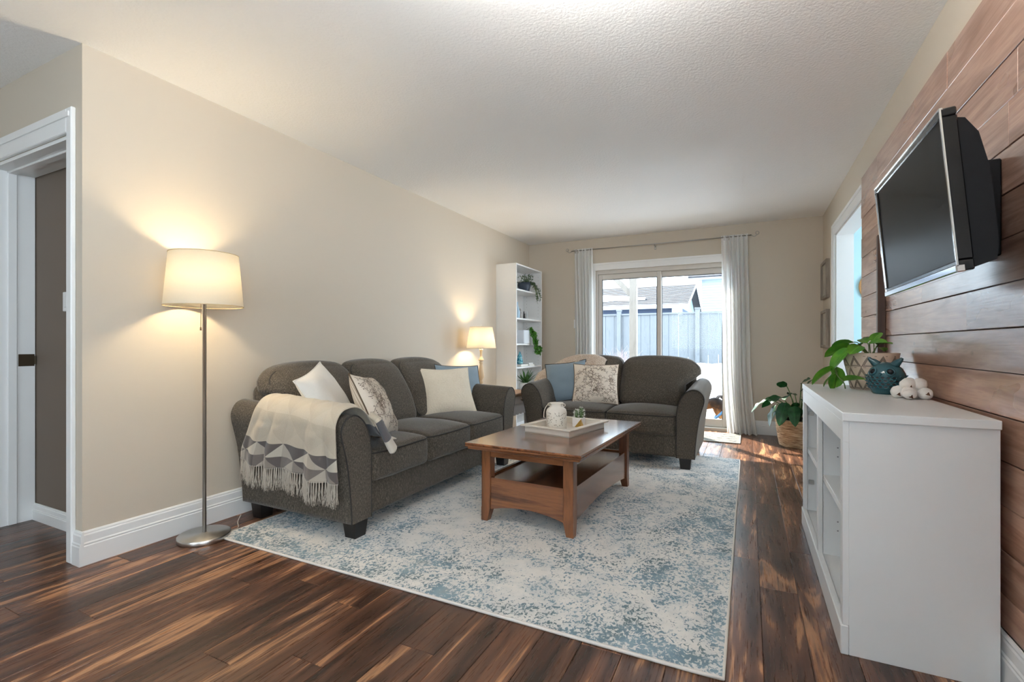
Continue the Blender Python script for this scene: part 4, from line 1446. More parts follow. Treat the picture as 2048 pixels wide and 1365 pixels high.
cp = thing('potted_cactus', 'two small cacti in a white cube pot with a gold corner', 'cactus', (-1.03, 3.11, TZ + 0.008), R(-8))
hc = 0.033
MB().box(-hc, -hc, 0, hc, hc, 0.062, 0.002).build('pot', plain('white_ceramic', srgb(228, 222, 216), 0.4, var=.02), cp)
MB().add([(hc, -hc - .0006, 0.001), (hc, -hc - .0006, 0.058), (-hc * .45, -hc - .0006, 0.001)], [(0, 1, 2)]).add([(hc + .0006, -hc, 0.001), (hc + .0006, hc * .2, 0.001), (hc + .0006, -hc, 0.058)], [(0, 1, 2)]).build('gold_corner', plain('gold_leaf', srgb(206, 166, 84), 0.3, metal=0.8), cp)
M_CAC = plain('cactus_green', srgb(72, 96, 50), 0.6, 0.2, 200, 0.2)
for (x_, y_, h_, r_) in ((-0.012, -0.004, 0.062, 0.014), (0.016, 0.006, 0.078, 0.016)):
    c_ = MB()
    def ribs(p, a): return Vector((p.x * (1 + .10 * math.cos(a * 8)), p.y * (1 + .10 * math.cos(a * 8)), p.z))
    c_.lathe([(r_ * .7, 0), (r_, h_ * .3), (r_ * 1.05, h_ * .6), (r_ * .8, h_ * .88), (1e-5, h_)], 24, (x_, y_, 0.055), fn=ribs)
    co = c_.build('cactus', M_CAC, cp)
    s_ = MB(); rr = random.Random(4)
    for k in range(110):
        a = rr.uniform(0, 2 * PI); t = rr.uniform(.15, 1)
        rad = r_ * (1.05 if t < .7 else 1.05 * (1.02 - t) / .32)
        p = Vector((x_ + rad * math.cos(a), y_ + rad * math.sin(a), .055 + h_ * t))
        d = Vector((math.cos(a), math.sin(a), rr.uniform(-.2, .9))).normalized()
        s_.tube([p, p + d * rr.uniform(.008, .016)], [.0012, .0006], 3, cap=False)
    tag(s_.build('spines', plain('white_spines', (.85, .84, .8), 0.7), co), kind='stuff')
#PART5
# ------------------------------------------------------------------ lamps
M_SHADE = cloth_thin('warm_linen_shade', (0.92, 0.88, 0.79), 0.60)
M_NICKEL = plain('brushed_nickel', (0.62, 0.60, 0.57), 0.28, metal=1.0, var=0.04)
M_BULB = NT('lit_bulb'); M_BULB.b.inputs['Emission Color'].default_value = (1, 0.75, 0.42, 1); M_BULB.b.inputs['Emission Strength'].default_value = 12.0; M_BULB.col((1, .9, .7)); M_BULB = M_BULB.m
LAMP_E1, LAMP_E2 = 30.0, 15.5


def shade(parent, r0, z0, r1, z1, name='lamp_shade'):
    o = MB()
    o.lathe([(r0, z0), (r0 - (r0 - r1) * .5, (z0 + z1) / 2), (r1, z1), (r1 - .0015, z1), (r0 - .0015, z0), (r0, z0)], 64)
    # open ends: remove caps
    o.f = [f for f in o.f if len(f) == 4]; o.s = [True] * len(o.f)
    so = o.build(name, M_SHADE, parent)
    rm = plain('shade_edge_tape', srgb(206, 186, 150), 0.9)
    for (rr_, zz_) in ((r0, z0), (r1, z1)):
        MB().tube([(rr_ * math.cos(a), rr_ * math.sin(a), zz_) for a in [2 * PI * k / 64 for k in range(64)]], 0.0022, 6, closed=True).build('edge_tape', rm, so)
    return so


def lamp_light(parent, z, e, rad=0.035):
    d = bpy.data.lights.new('lamp_glow', 'POINT')
    d.energy = e; d.color = (1.0, 0.79, 0.50); d.shadow_soft_size = rad
    o = bpy.data.objects.new('lamp_glow', d); COL.objects.link(o); o.parent = parent; o.location = (0, 0, z)


fl = thing('floor_lamp', 'brushed nickel floor lamp with a lit white drum shade by the beige wall', 'lamp', (-2.598, 1.565, 0))
MB().lathe([(0.122, 0.0), (0.124, 0.003), (0.124, 0.024), (0.120, 0.0275), (0.02, 0.029), (0.013, 0.034), (0.0, 0.034)], 64).build('base', M_NICKEL, fl)
MB().lathe([(0.0095, 0.03), (0.0095, 1.30), (0.014, 1.302), (0.014, 1.335), (0.0, 1.335)], 20).build('pole', M_NICKEL, fl)
sh_o = shade(fl, 0.183, 1.235, 0.160, 1.510)
sp_ = MB()
for k in range(3):
    a = 2 * PI * k / 3 + .4
    sp_.tube([(0.013 * math.cos(a), 0.013 * math.sin(a), 1.325), (0.168 * math.cos(a), 0.168 * math.sin(a), 1.40)], 0.002, 5)
sp_.build('spider', M_NICKEL, fl)
MB().sphere((0, 0, 1.385), 0.032, 16, 10, (1, 1, 1.15)).build('bulb', M_BULB, fl)
MB().tube([(0.02, -0.03, 1.31), (0.022, -0.032, 1.12)], 0.0012, 5).lathe([(0.004, 1.105), (0.004, 1.122), (0, 1.123)], 8, (0.022, -0.032, 0)).build('pull_switch', plain('brass_pull', (0.25, 0.18, 0.10), 0.4, metal=.8), fl)
MB().tube(catmull([(0.05, 0.09, 0.012), (0.04, 0.16, 0.006), (-0.05, 0.22, 0.006), (-0.14, 0.30, 0.006)], 6), 0.003, 6).build('cord', plain('clear_cord', srgb(196, 190, 182), 0.4), fl)
lamp_light(fl, 1.385, LAMP_E1)

# end table between sofa and bookcase
M_ETAB = plain('whitewashed_grey', srgb(196, 188, 182), 0.5, 0.1, 60, 0.06)
et = thing('end_table', 'greyish white end table with scalloped apron behind the sofa arm', 'table', (-2.40, 4.47, 0))
MB().box(-0.32, -0.27, 0.515, 0.32, 0.27, 0.54, 0.005).build('table_top', plain('brown_end_table_top', srgb(150, 120, 96), 0.4), et)
MB().box(-0.29, -0.24, 0.40, 0.285, 0.24, 0.515).build('case', M_ETAB, et)
dr = MB().box(0.285, -0.19, 0.425, 0.297, 0.19, 0.505, 0.003).build('drawer', M_ETAB, et)
MB().lathe([(0.004, 0), (0.004, 0.012), (0.012, 0.018), (0.012, 0.024), (0.0, 0.028)], 16, (0.297, 0, 0.462), M=Matrix.Rotation(R(90), 4, 'Y').to_3x3()).build('knob', M_BRONZE, dr)
sc = [(-0.24, 0.405), (-0.24, 0.335)]
for k in range(6):
    for j in range(1, 7):
        t = j / 6
        sc.append((-0.24 + 0.08 * (k + t), 0.335 - 0.022 * math.sin(PI * t)))
sc += [(0.24, 0.405)]
MB().prism(sc, 0.272, 0.287, 'x').build('scalloped_apron', M_ETAB, et)
MB().prism([(p[0] * 1.18, p[1]) for p in sc], -0.24, -0.225, 'y').build('scalloped_apron', M_ETAB, et)
for sx_ in (-1, 1):
    for sy_ in (-1, 1):
        MB().lathe([(0.015, 0), (0.018, 0.02), (0.014, 0.06), (0.022, 0.2), (0.026, 0.33), (0.026, 0.405)], 16, (sx_ * 0.26, sy_ * 0.215, 0)).build('leg', M_ETAB, et)

tl = thing('table_lamp', 'cream turned table lamp with a lit tapered shade beside the bookcase', 'lamp', (-2.585, 4.49, 0.54))
M_CREAM = plain('cream_turned_wood', srgb(206, 184, 150), 0.45, var=0.08)
MB().lathe([(0.07, 0), (0.072, 0.012), (0.055, 0.03), (0.02, 0.045), (0.016, 0.07), (0.026, 0.085), (0.018, 0.10), (0.018, 0.115), (0.032, 0.14), (0.034, 0.165), (0.026, 0.22), (0.019, 0.27), (0.017, 0.285), (0.022, 0.292), (0.022, 0.300), (0.016, 0.305), (0.030, 0.322), (0.032, 0.33), (0.018, 0.345), (0.014, 0.37), (0.014, 0.42), (0.02, 0.43), (0.02, 0.445), (0.0, 0.445)], 28).build('base', M_CREAM, tl)
MB().lathe([(0.012, 0.44), (0.016, 0.45), (0.016, 0.50), (0.0, 0.50)], 16).build('socket', M_BRONZE, tl)
shade(tl, 0.160, 0.452, 0.122, 0.680)
MB().tube([(0, 0, 0.50), (0, 0, 0.70)], 0.0025, 6).sphere((0, 0, 0.702), 0.006, 8, 6).tube([(-0.12, 0, 0.672), (0, 0, 0.680), (0.12, 0, 0.672)], 0.0018, 5).build('harp', M_NICKEL, tl)
MB().sphere((0, 0, 0.565), 0.03, 14, 10).build('bulb', M_BULB, tl)
lamp_light(tl, 0.565, LAMP_E2)

# ------------------------------------------------------------------ leaves
def leaf_mesh(name, ln, wd, droop=0.3, fold=0.25, base=0.45, tip=0.9, n=10, m=4, heart=0.0, wave=0.0):
    pk = (base / (base + tip))
    mx_ = (pk ** base) * ((1 - pk) ** tip)
    def f(u, v):
        t = v
        w = wd / 2 * (max(1e-5, t) ** base) * ((1 - t) ** tip) / mx_
        c = (u - .5) * 2
        x = ln * (t - heart * abs(c) ** 1.2 * max(0, 1 - t * 3))
        y = c * w
        z = fold * abs(c) * w - droop * ln * t * t + wave * math.sin(t * 14) * abs(c) * w
        return Vector((x, y, z))
    mb = MB().grid(f, m, n)
    me_ = mb.mesh(name)
    return me_


def leafmat(name, c1, c2, rough=0.35):
    m = NT(name)
    v = m.coords()
    sx1 = m.n('ShaderNodeSeparateXYZ'); m.l(v, sx1.inputs[0])
    rib = m.ramp(m.math('ABSOLUTE', sx1.outputs[1]), [(0.0, 1.0), (0.004, 0.0)])
    nz = m.noise(m.coords((1, 1, 1), True), 22, 3)
    c = m.mix(m.ramp(nz, [(0.35, 0.0), (0.7, 1.0)]), c1, c2)
    c = m.mix(m.math('MULTIPLY', rib, 0.5), c, tuple(min(1, q * 1.7) for q in c2))
    m.col(c); m.set(rough=rough, spec=0.5)
    tl_ = m.n('ShaderNodeBsdfTranslucent'); m.l(c, tl_.inputs[0])
    mx = m.n('ShaderNodeMixShader'); mx.inputs[0].default_value = 0.25
    m.l(m.b.outputs[0], mx.inputs[1]); m.l(tl_.outputs[0], mx.inputs[2]); m.l(mx.outputs[0], m.out.inputs[0])
    return m.m


def aim(pos, d, roll=0.0, s=1.0):
    """matrix putting local +x along d, local z as near to up as it can"""
    d = Vector(d).normalized()
    up = Vector((0, 0, 1)) if abs(d.z) < 0.98 else Vector((1, 0, 0))
    y = up.cross(d).normalized()
    z = d.cross(y)
    B = Matrix((d, y, z)).transposed().to_4x4()
    return Matrix.Translation(pos) @ B @ Matrix.Rotation(roll, 4, 'X') @ Matrix.Scale(s, 4)


def leaf_at(me_, mat, parent, pos, d, roll=0.0, s=1.0, name='leaf'):
    return put(name, me_, mat, parent, M=aim(pos, d, roll, s))


# ------------------------------------------------------------------ bookcase
bk = thing('bookcase', 'tall narrow white bookcase in the far left corner', 'bookcase', (-2.65, 5.61, 0))
bx0, bx1, by0, by1, bh = -0.138, 0.138, -0.40, 0.40, 2.02
MB().box(bx0, by0, 0, bx1, by0 + .018, bh, .001).build('side', M_WHITEM, bk)
MB().box(bx0, by1 - .018, 0, bx1, by1, bh, .001).build('side', M_WHITEM, bk)
MB().box(bx0, by0 + .018, bh - .018, bx1, by1 - .018, bh, .001).build('top', M_WHITEM, bk)
MB().box(bx0, by0 + .018, 0.06, bx0 + .005, by1 - .018, bh - .018).build('back', M_WHITEM, bk)
MB().box(bx0 + .005, by0 + .018, 0.0, bx1 - .02, by1 - .018, 0.078, .001).build('plinth', M_WHITEM, bk)
SHZ = [1.715, 1.360, 1.045, 0.757, 0.44]
for z in SHZ:
    MB().box(bx0 + .005, by0 + .019, z - .020, bx1 - .004, by1 - .019, z, .001).build('shelf', M_WHITEM, bk)
ph = MB()
for xx in (-0.08, 0.09):
    for k in range(38):
        z = 0.28 + k * 0.045
        ph.add([(xx - .003, by1 - .0184, z - .003), (xx + .003, by1 - .0184, z - .003), (xx + .003, by1 - .0184, z + .003), (xx - .003, by1 - .0184, z + .003)], [(0, 1, 2, 3)])
ph.build('pin_holes', plain('hole_grey', (0.25, 0.25, 0.25), 0.8), bk)

M_POTD = plain('dark_blue_pot', srgb(48, 58, 72), 0.5, 0.2, 60, 0.15)
M_LF1 = leafmat('dusty_green_leaf', srgb(92, 112, 84), srgb(64, 86, 60), 0.5)
M_LF2 = leafmat('fresh_green_leaf', srgb(58, 112, 40), srgb(96, 150, 62), 0.4)
M_STEM = plain('green_stem', srgb(92, 110, 60), 0.6)
sm_leaf = leaf_mesh('leaf', 0.040, 0.013, 0.3, 0.2, 0.6, 0.9, 4, 2)
sm_round = leaf_mesh('leaf', 0.050, 0.040, 0.3, 0.2, 0.5, 0.7, 5, 2)
rp = random.Random(31)

tp = thing('trailing_plant', 'bushy trailing plant in a dark pot on the top shelf of the bookcase', 'plant', (-2.615, 5.66, SHZ[0]))
MB().lathe([(0.055, 0), (0.068, 0.01), (0.085, 0.085), (0.080, 0.12), (0.074, 0.12), (0.074, 0.10), (0, 0.10)], 28).build('pot', M_POTD, tp)
for k in range(30):
    a = rp.uniform(0, 2 * PI)
    if k < 19:
        tip = Vector((math.cos(a) * rp.uniform(.06, .11), math.sin(a) * rp.uniform(.08, .20), rp.uniform(.07, .20)))
        pts = catmull([(0.03 * math.cos(a), .03 * math.sin(a), .10), (tip.x * .6, tip.y * .6, tip.z + .02), tuple(tip)], 5)
    else:   # trailers spill over the shelf edge towards the far side
        y1 = rp.uniform(.06, .24); dn = rp.uniform(-.18, .02)
        pts = catmull([(0.03, .03, .10), (.08, y1 * .5, .12), (.125, y1 * .8, .05), (.150, y1, dn)], 5)
    MB().tube(pts, .0018, 4, cap=False).build('stem', M_STEM, tp)
    for p in pts[2::2]:
        for s_ in (0, 1):
            d = Vector((rp.uniform(-.6, .9), rp.uniform(-1, 1), rp.uniform(-.4, .7)))
            leaf_at(sm_leaf, M_LF1, tp, p, d, rp.uniform(-1, 1), rp.uniform(.7, 1.15))

# figurines on the second shelf
M_FIG = plain('mottled_stone', srgb(150, 142, 134), 0.6, 0.2, 60, 0.25)
fg = MB().lathe([(0.018, 0), (0.022, 0.01), (0.016, 0.05), (0.020, 0.075), (0.012, 0.095), (0.016, 0.11), (0.010, 0.128), (0, 0.132)], 16)
tag(fg.build('stone_figurine', M_FIG, None, (-2.60, 5.50, SHZ[1])), 'small mottled stone figurine on the second shelf, nearest of three', 'figurine')
fg2 = MB().box(-.02, -.022, 0, .02, .022, .012, .002).tube([(-.0, -.014, .012), (0, -.016, .05), (0, -.012, .10)], [.012, .009, .006], 8).tube([(0, .014, .012), (0, .010, .04), (0, .016, .075)], [.010, .008, .004], 8)
tag(fg2.build('dark_figurine', plain('dark_iron', srgb(46, 46, 50), 0.4, metal=.3), None, (-2.60, 5.63, SHZ[1])), 'dark two-pronged figurine on the second shelf of the bookcase', 'figurine')
fg3 = MB().lathe([(0.016, 0), (0.016, 0.004), (0.006, 0.012), (0.010, 0.05), (0.014, 0.07), (0.008, 0.09), (0.003, 0.115), (0, 0.116)], 14)
tag(fg3.build('pale_figurine', plain('pale_glass', srgb(190, 190, 190), 0.2), None, (-2.60, 5.71, SHZ[1])), 'slim pale figurine on the second shelf, farthest of three', 'figurine')
vz = MB().lathe([(0.03, 0), (0.036, 0.01), (0.038, 0.08), (0.026, 0.13), (0.014, 0.16), (0.014, 0.20), (0.018, 0.205), (0, 0.205)], 24)
tag(vz.build('glass_bottle', plain('pale_blue_glass', srgb(170, 196, 214), 0.12, var=.03), None, (-2.60, 5.415, SHZ[1])), 'pale blue bottle half hidden by the bookcase side', 'bottle')

# square planter with ivy on the third shelf
sq = thing('ivy_planter', 'white square planter with green ivy trailing off the third shelf', 'plant', (-2.62, 5.55, SHZ[2]))
MB().box(-.10, -.12, 0, .11, .085, .17, .006).build('planter', plain('frosted_white_planter', srgb(214, 218, 224), 0.4, 0.3, 14, .05), sq)
pts0 = [(0.06, .05, .17), (.10, .08, .205), (.135, .085, .19)]
MB().tube(catmull(pts0, 5), .003, 5).build('stem', M_STEM, sq)
vines = [[(.10, .07, .19), (.15, .09, .14), (.155, .10, .06), (.155, .11, -.02), (.155, .15, -.09)],
         [(.10, .07, .19), (.155, .075, .10), (.16, .09, .02), (.16, .14, -.06), (.16, .20, -.115), (.16, .26, -.10)],
         [(.10, .07, .19), (.155, .10, .08), (.16, .15, -.02), (.16, .21, -.05), (.16, .27, -.06)],
         [(.10, .07, .19), (.15, .08, .05), (.155, .10, -.06), (.155, .16, -.13)]]
for vv in vines:
    pts = catmull(vv, 6)
    MB().tube(pts, .0022, 4, cap=False).build('stem', M_STEM, sq)
    for p in pts[1::1]:
        for s_ in (0, 1):
            d = Vector((rp.uniform(.0, .9), rp.uniform(-1, 1), rp.uniform(-.9, .6)))
            leaf_at(sm_round, M_LF2, sq, p, d, rp.uniform(-1, 1), rp.uniform(.6, 1.05))

# fourth shelf: books and a turquoise ornament
M_TURQ = NT('turquoise_glaze'); _v = M_TURQ.coords(); M_TURQ.col(M_TURQ.ramp(M_TURQ.noise(_v, 45, 3, .6, 1.), [(0.35, srgb(20, 74, 96)), (0.5, srgb(40, 150, 170)), (0.62, srgb(170, 214, 212)), (0.7, srgb(120, 90, 50))])); M_TURQ.set(rough=.15); M_TURQ = M_TURQ.m
bk1 = MB().box(-.08, -.12, 0, .085, .09, .028, .002)
for nm, lb, x_, y_, z_, w_, d_, h_, cc_ in (('book', 'grey book lying flat under the turquoise ornament', -2.61, 5.49, SHZ[3], .17, .22, .030, srgb(166, 172, 178)),
                                          ('book', 'white book lying at the bottom of the pair on the fourth shelf', -2.60, 5.69, SHZ[3], .17, .17, .022, srgb(216, 220, 224)),
                                          ('book', 'white book lying on top of the pair on the fourth shelf', -2.60, 5.675, SHZ[3] + .022, .16, .14, .018, srgb(224, 228, 232))):
    b_ = thing(nm, lb, 'book', (x_, y_, z_))
    MB().box(-w_ / 2, -d_ / 2, 0, w_ / 2, d_ / 2, .003).box(-w_ / 2, -d_ / 2, h_ - .003, w_ / 2, d_ / 2, h_).box(-w_ / 2, -d_ / 2, .003, -w_ / 2 + .003, d_ / 2, h_ - .003).build('cover', plain('book_cover_%d' % int(cc_[0] * 1e4), cc_, .5), b_)
    MB().box(-w_ / 2 + .003, -d_ / 2 + .004, .003, w_ / 2 - .004, d_ / 2 - .004, h_ - .003).build('pages', plain('book_pages', srgb(226, 222, 212), .8), b_)
orn = MB().lathe([(0.034, 0), (0.040, 0.01), (0.038, 0.05), (0.028, 0.085), (0.030, 0.10), (0.018, 0.125), (0.012, 0.14), (0.006, 0.155), (0.0, 0.157)], 24)
tag(orn.build('glazed_ornament', M_TURQ, None, (-2.59, 5.475, SHZ[3] + .030)), 'turquoise glazed ornament standing on a grey book', 'ornament')

# fifth shelf: aloe
al = thing('aloe_plant', 'spiky green aloe in a white pot low in the bookcase', 'plant', (-2.60, 5.66, SHZ[4]))
MB().lathe([(0.06, 0), (0.07, .008), (0.083, .10), (0.079, .10), (0.076, .085), (0, .085)], 28).build('pot', plain('white_ceramic', srgb(228, 222, 216)), al)
al_leaf = leaf_mesh('leaf', 0.20, 0.024, 0.10, 0.5, 0.25, 0.9, 8, 2)
M_ALOE = leafmat('aloe_green', srgb(48, 84, 40), srgb(84, 128, 62), .45)
for k in range(26):
    a = k * 2.39996; el = R(80 - 58 * (k / 26) ** .8)
    d = Vector((math.cos(a) * math.cos(el) * .75, math.sin(a) * math.cos(el), math.sin(el)))
    leaf_at(al_leaf, M_ALOE, al, Vector((.02 * math.cos(a), .02 * math.sin(a), .09)), d, 0, rp.uniform(.75, 1.1))

# ------------------------------------------------------------------ curtains and rod
M_CURT = cloth_thin('white_voile', (0.93, 0.93, 0.92), 0.45, (160, 160, 20))
M_ROD = plain('pewter_rod', (0.42, 0.40, 0.37), 0.35, metal=.9)
rod = thing('curtain_rod', 'thin pewter curtain rod with scroll ends above the patio door', 'curtain rod', (-1.05, YB - 0.075, 2.285))
MB().tube([(-1.08, 0, 0), (1.08, 0, 0)], 0.007, 10).build('rod', M_ROD, rod)
for s_ in (-1, 1):
    pts = []
    for k in range(30):
        t = k / 29
        if t < .45:
            pts.append((s_ * (1.08 + .055 * t / .45), 0, -.018 * math.sin(PI * t / .45)))
        else:
            a = (t - .45) / .55 * 2 * PI * 0.95 - PI / 2
            r_ = .020 - .006 * (t - .45)
            pts.append((s_ * (1.08 + .055 + r_ * math.cos(a) * 0.9 + .004), 0, .0195 + r_ * math.sin(a)))
    MB().tube(pts, .004, 6).build('scroll_finial', M_ROD, rod)
for x_ in (-1.03, 0.0, 1.03):
    MB().tube([(x_, 0, -.004), (x_, .04, -.012), (x_, .074, -.03)], .005, 6).box(x_ - .011, .066, -.06, x_ + .011, .075, .0, .002).tube([(x_, 0.0, -.012), (x_, -.004, -.02), (x_, 0, -.03)], .005, 6).build('bracket', M_ROD, rod)


def curtain(label, x0t, x1t, x0m, x1m, x0b, x1b, nf, seed, ztop=2.305, zbot=0.006):
    root = thing('curtain', label, 'curtain', ((x0t + x1t) / 2, YB - 0.075, 0), 0, 'white patio door curtains')
    cxx = (x0t + x1t) / 2
    def f(u, v):
        z = zbot + (ztop - zbot) * v
        t = 1 - v
        if t < .55:
            k = t / .55; a = x0t + (x0m - x0t) * k; b = x1t + (x1m - x1t) * k
        else:
            k = (t - .55) / .45; a = x0m + (x0b - x0m) * k * k; b = x1m + (x1b - x1m) * k * k
        uu = u + .02 * math.sin(u * 17 + seed)
        x = a + (b - a) * uu + .006 * noise.noise(Vector((u * 5, v * 2.5, seed)))
        topk = max(0, (v - .93) / .07)
        amp = (.030 + .012 * (1 - v)) * (1 - .75 * topk)
        ph_ = nf * 2 * PI * u + 1.2 * noise.noise(Vector((u * 2, v * 1.2, seed + 5)))
        y = amp * math.sin(ph_) + .006 * math.sin(ph_ * 2.7 + 1) * (1 - topk)
        y += topk * .006 * math.sin(nf * 3.3 * 2 * PI * u)
        if v < .03: y -= (.03 - v) * 1.6 * (.6 + noise.noise(Vector((u * 6, 1, seed))))
        y = max(-.085, min(.042, y))
        return Vector((x - cxx, y, z))
    MB().grid(f, 120, 60).build('panel', M_CURT, root)
    MB().grid(lambda u, v: f(u, .962 + .003 * v) + Vector((0, -.004, 0)), 120, 1).build('header_seam', M_CURT, root)
    tb = MB()
    for u in (.12, .28):
        p = f(u, .985)
        tb.box(p.x - .004, p.y - .012, p.z - .025, p.x + .003, p.y - .009, p.z + .018)
    tb.build('hook', M_ROD, root)
    return root


curtain('gathered white curtain at the left side of the patio door', -2.10, -1.83, -2.07, -1.825, -2.05, -1.80, 6, 1.0)
curtain('gathered white curtain at the right side of the patio door', -0.285, -0.012, -0.265, 0.015, -0.215, 0.085, 6, 4.0)

sw_ = MB().box(-.037, -.012, -.058, .037, 0, .058, .003)
wp = sw_.build('wall_switch', M_WHITE, None, (-2.083, YB, 1.312))
tag(wp, 'white switch plate on the back wall beside the left curtain', 'switch')
MB().box(-.016, -.016, -.033, .016, -.012, .033, .002).build('rocker', M_WHITE, wp)
wp = MB().box(-.037, -.010, -.054, .037, 0, .054, .003).build('wall_switch', M_WHITE, None, (-3.395, 1.30, 1.27))
tag(wp, 'white switch plate on the dark hall wall inside the doorway', 'switch')
MB().box(-.016, -.014, -.033, .016, -.010, .033, .002).build('rocker', M_WHITE, wp)

# doormat
_m = NT('printed_mat')
_tc = _m.n('ShaderNodeTexCoord'); _sp = _m.n('ShaderNodeSeparateXYZ'); _m.l(_tc.outputs['Object'], _sp.inputs[0])
_st = _m.n('ShaderNodeTexWave'); _st.inputs['Scale'].default_value = 2.6; _st.bands_direction = 'Y'; _st.inputs['Distortion'].default_value = 1.2; _m.l(_tc.outputs['Object'], _st.inputs[0])
_mk = _m.math('MULTIPLY', _m.ramp(_st.outputs[1], [(0.55, 0.0), (0.7, 1.0)]), _m.ramp(_m.noise(_m.coords((1, 2, 1)), 26, 3, .6), [(0.5, 0.0), (0.56, 1.0)]))
_m.col(_m.mix(_mk, srgb(128, 124, 114), srgb(50, 55, 55))); _m.set(rough=.95); _m.bump(_m.noise(_m.coords(), 200, 2), .4, .004)
mt = thing('doormat', 'pale printed doormat on the floor at the patio door', 'mat', (-0.50, 5.76, 0))
MB().box(-.42, -.27, 0, .42, .27, .012, .004).build('pile', _m.m, mt)
ed = MB()
ed.tube([(a, b, .007) for a, b in [(-.42 + .84 * k / 12, -.27) for k in range(12)] + [(.42, -.27 + .54 * k / 8) for k in range(8)] + [(.42 - .84 * k / 12, .27) for k in range(12)] + [(-.42, .27 - .54 * k / 8) for k in range(8)]], .007, 6, closed=True)
ed.build('edge_binding', plain('grey_binding', srgb(176, 172, 160), .9), mt)
#PART6
# ------------------------------------------------------------------ right side: console
cs = thing('shelf_console', 'white open-fronted shelf console against the boarded wall', 'console', (0.482, 2.57, 0))
M_CON = plain('white_console', (0.72, 0.72, 0.71), 0.42, var=0.02)
cx0, cx1, cy0, cy1, chh = -0.195, 0.190, -0.65, 0.65, 0.805
MB().box(cx0 - .008, cy0 - .012, chh - .028, cx1, cy1 + .012, chh, .002).build('top', M_CON, cs)
for yy in (cy0, cy1 - .022):
    MB().box(cx0 + .012, yy, 0.0, cx1, yy + .022, chh - .028, .001).build('side', M_CON, cs)
MB().box(cx0 + .014, -.012, .085, cx1 - .006, .012, chh - .028).build('divider', M_CON, cs)
MB().box(cx1 - .006, cy0 + .022, .02, cx1 - .001, cy1 - .022, chh - .03).build('back', M_CON, cs)
MB().box(cx0 + .012, cy0 + .022, .07, cx1 - .006, cy1 - .022, .088).build('floor_panel', M_CON, cs)
MB().box(cx0 - .012, cy0 - .004, 0, cx0 + .012, cy1 + .004, .098, .003).build('plinth', M_CON, cs)
MB().box(cx0 - .006, cy0, chh - .098, cx0 + .012, cy1, chh - .029, .001).build('top_rail', M_CON, cs)
for (a, b) in ((cy0, cy0 + .042), (-.021, .021), (cy1 - .042, cy1)):
    MB().box(cx0 - .006, a, .098, cx0 + .012, b, chh - .098, .001).build('stile', M_CON, cs)
for (a, b) in ((cy0 + .023, -.013), (.013, cy1 - .023)):
    MB().box(cx0 + .014, a, .42, cx1 - .007, b, .446, .001).build('shelf', M_CON, cs)
ph = MB()
for yy in (cy1 - .0224, .0 - .0124):
    for z in (.20, .24, .53, .57, .66):
        for xx in (cx0 + .07,):
            ph.add([(xx - .003, yy, z - .003), (xx + .003, yy, z - .003), (xx + .003, yy, z + .003), (xx - .003, yy, z + .003)], [(0, 1, 2, 3)])
ph.build('pin_holes', plain('hole_grey', (0.25, 0.25, 0.25), 0.8), cs)
hg = MB()
for z in (.25, .64):
    hg.box(cx0 + .02, cy1 - .030, z - .012, cx0 + .045, cy1 - .022, z + .012, .002)
hg.build('hinge', M_NICKEL, cs)

CZ = 0.805
# geometric pot with pothos
pt = thing('pothos_pot', 'beige pot with geometric line pattern and pothos leaves on the console', 'plant', (0.553, 2.98, CZ))
r0_, r1_, hp = 0.084, 0.120, 0.182
MB().lathe([(r0_ - .004, 0), (r0_, .003), (r1_, hp), (r1_ - .002, hp + .002), (r1_ - .007, hp), (r1_ - .010, hp - .03), (0, hp - .03)], 48).build('pot', plain('beige_stoneware', srgb(206, 186, 166), .5, var=.04), pt)
MB().lathe([(0.0, hp - .022), (r1_ - .014, hp - .022), (r1_ - .014, hp - .032), (0, hp - .032)], 32).build('soil', plain('potting_soil', (.02, .014, .01), .9, .5, 90, .3), pt)
ln = MB()


def onpot(th_, z):
    r_ = r0_ + (r1_ - r0_) * (z / hp) + .0006
    return Vector((r_ * math.cos(th_), r_ * math.sin(th_), z))


def potline(t0, z0, t1, z1, wd=.0010):
    n_ = 8
    vs = []
    for i in range(n_ + 1):
        k = i / n_
        th_, z = t0 + (t1 - t0) * k, z0 + (z1 - z0) * k
        d = onpot(th_ + (t1 - t0) * .01, z + (z1 - z0) * .01) - onpot(th_ - (t1 - t0) * .01, z - (z1 - z0) * .01)
        nn = Vector((math.cos(th_), math.sin(th_), 0)); s_ = d.cross(nn).normalized() * wd
        vs += [onpot(th_, z) + s_, onpot(th_, z) - s_]
    ln.add(vs, [(2 * i, 2 * i + 1, 2 * i + 3, 2 * i + 2) for i in range(n_)])


ztop_ = hp - .014
potline(0, ztop_, PI, ztop_); potline(PI, ztop_, 2 * PI, ztop_)
ncell = 12
rowh = ztop_ / 3
for rw in range(3):
    za, zb = rw * rowh + .002, (rw + 1) * rowh
    for c_ in range(ncell):
        ta = 2 * PI * (c_ + .5 * (rw % 2)) / ncell; tb_ = ta + 2 * PI / ncell; tm = (ta + tb_) / 2
        for k in (0.0, .22, .44):
            q = lambda t, z: (t, z)
            m_t, m_z = tm, za + rowh * .36
            A = (ta + (m_t - ta) * k, za + (m_z - za) * k); B_ = (tb_ + (m_t - tb_) * k, za + (m_z - za) * k); C_ = (tm, zb + (m_z - zb) * k)
            potline(*A, *C_); potline(*B_, *C_)
            if k > 0: potline(*A, *B_)
    potline(0, zb, PI, zb); potline(PI, zb, 2 * PI, zb)
ln.build('line_pattern', plain('dark_pot_lines', srgb(74, 60, 50), .6), pt)
po_leaf = leaf_mesh('leaf', 0.115, 0.088, 0.22, 0.28, 0.42, 0.62, 10, 4, heart=.14)
M_PO = leafmat('pothos_green', srgb(60, 128, 30), srgb(104, 158, 48), .4)
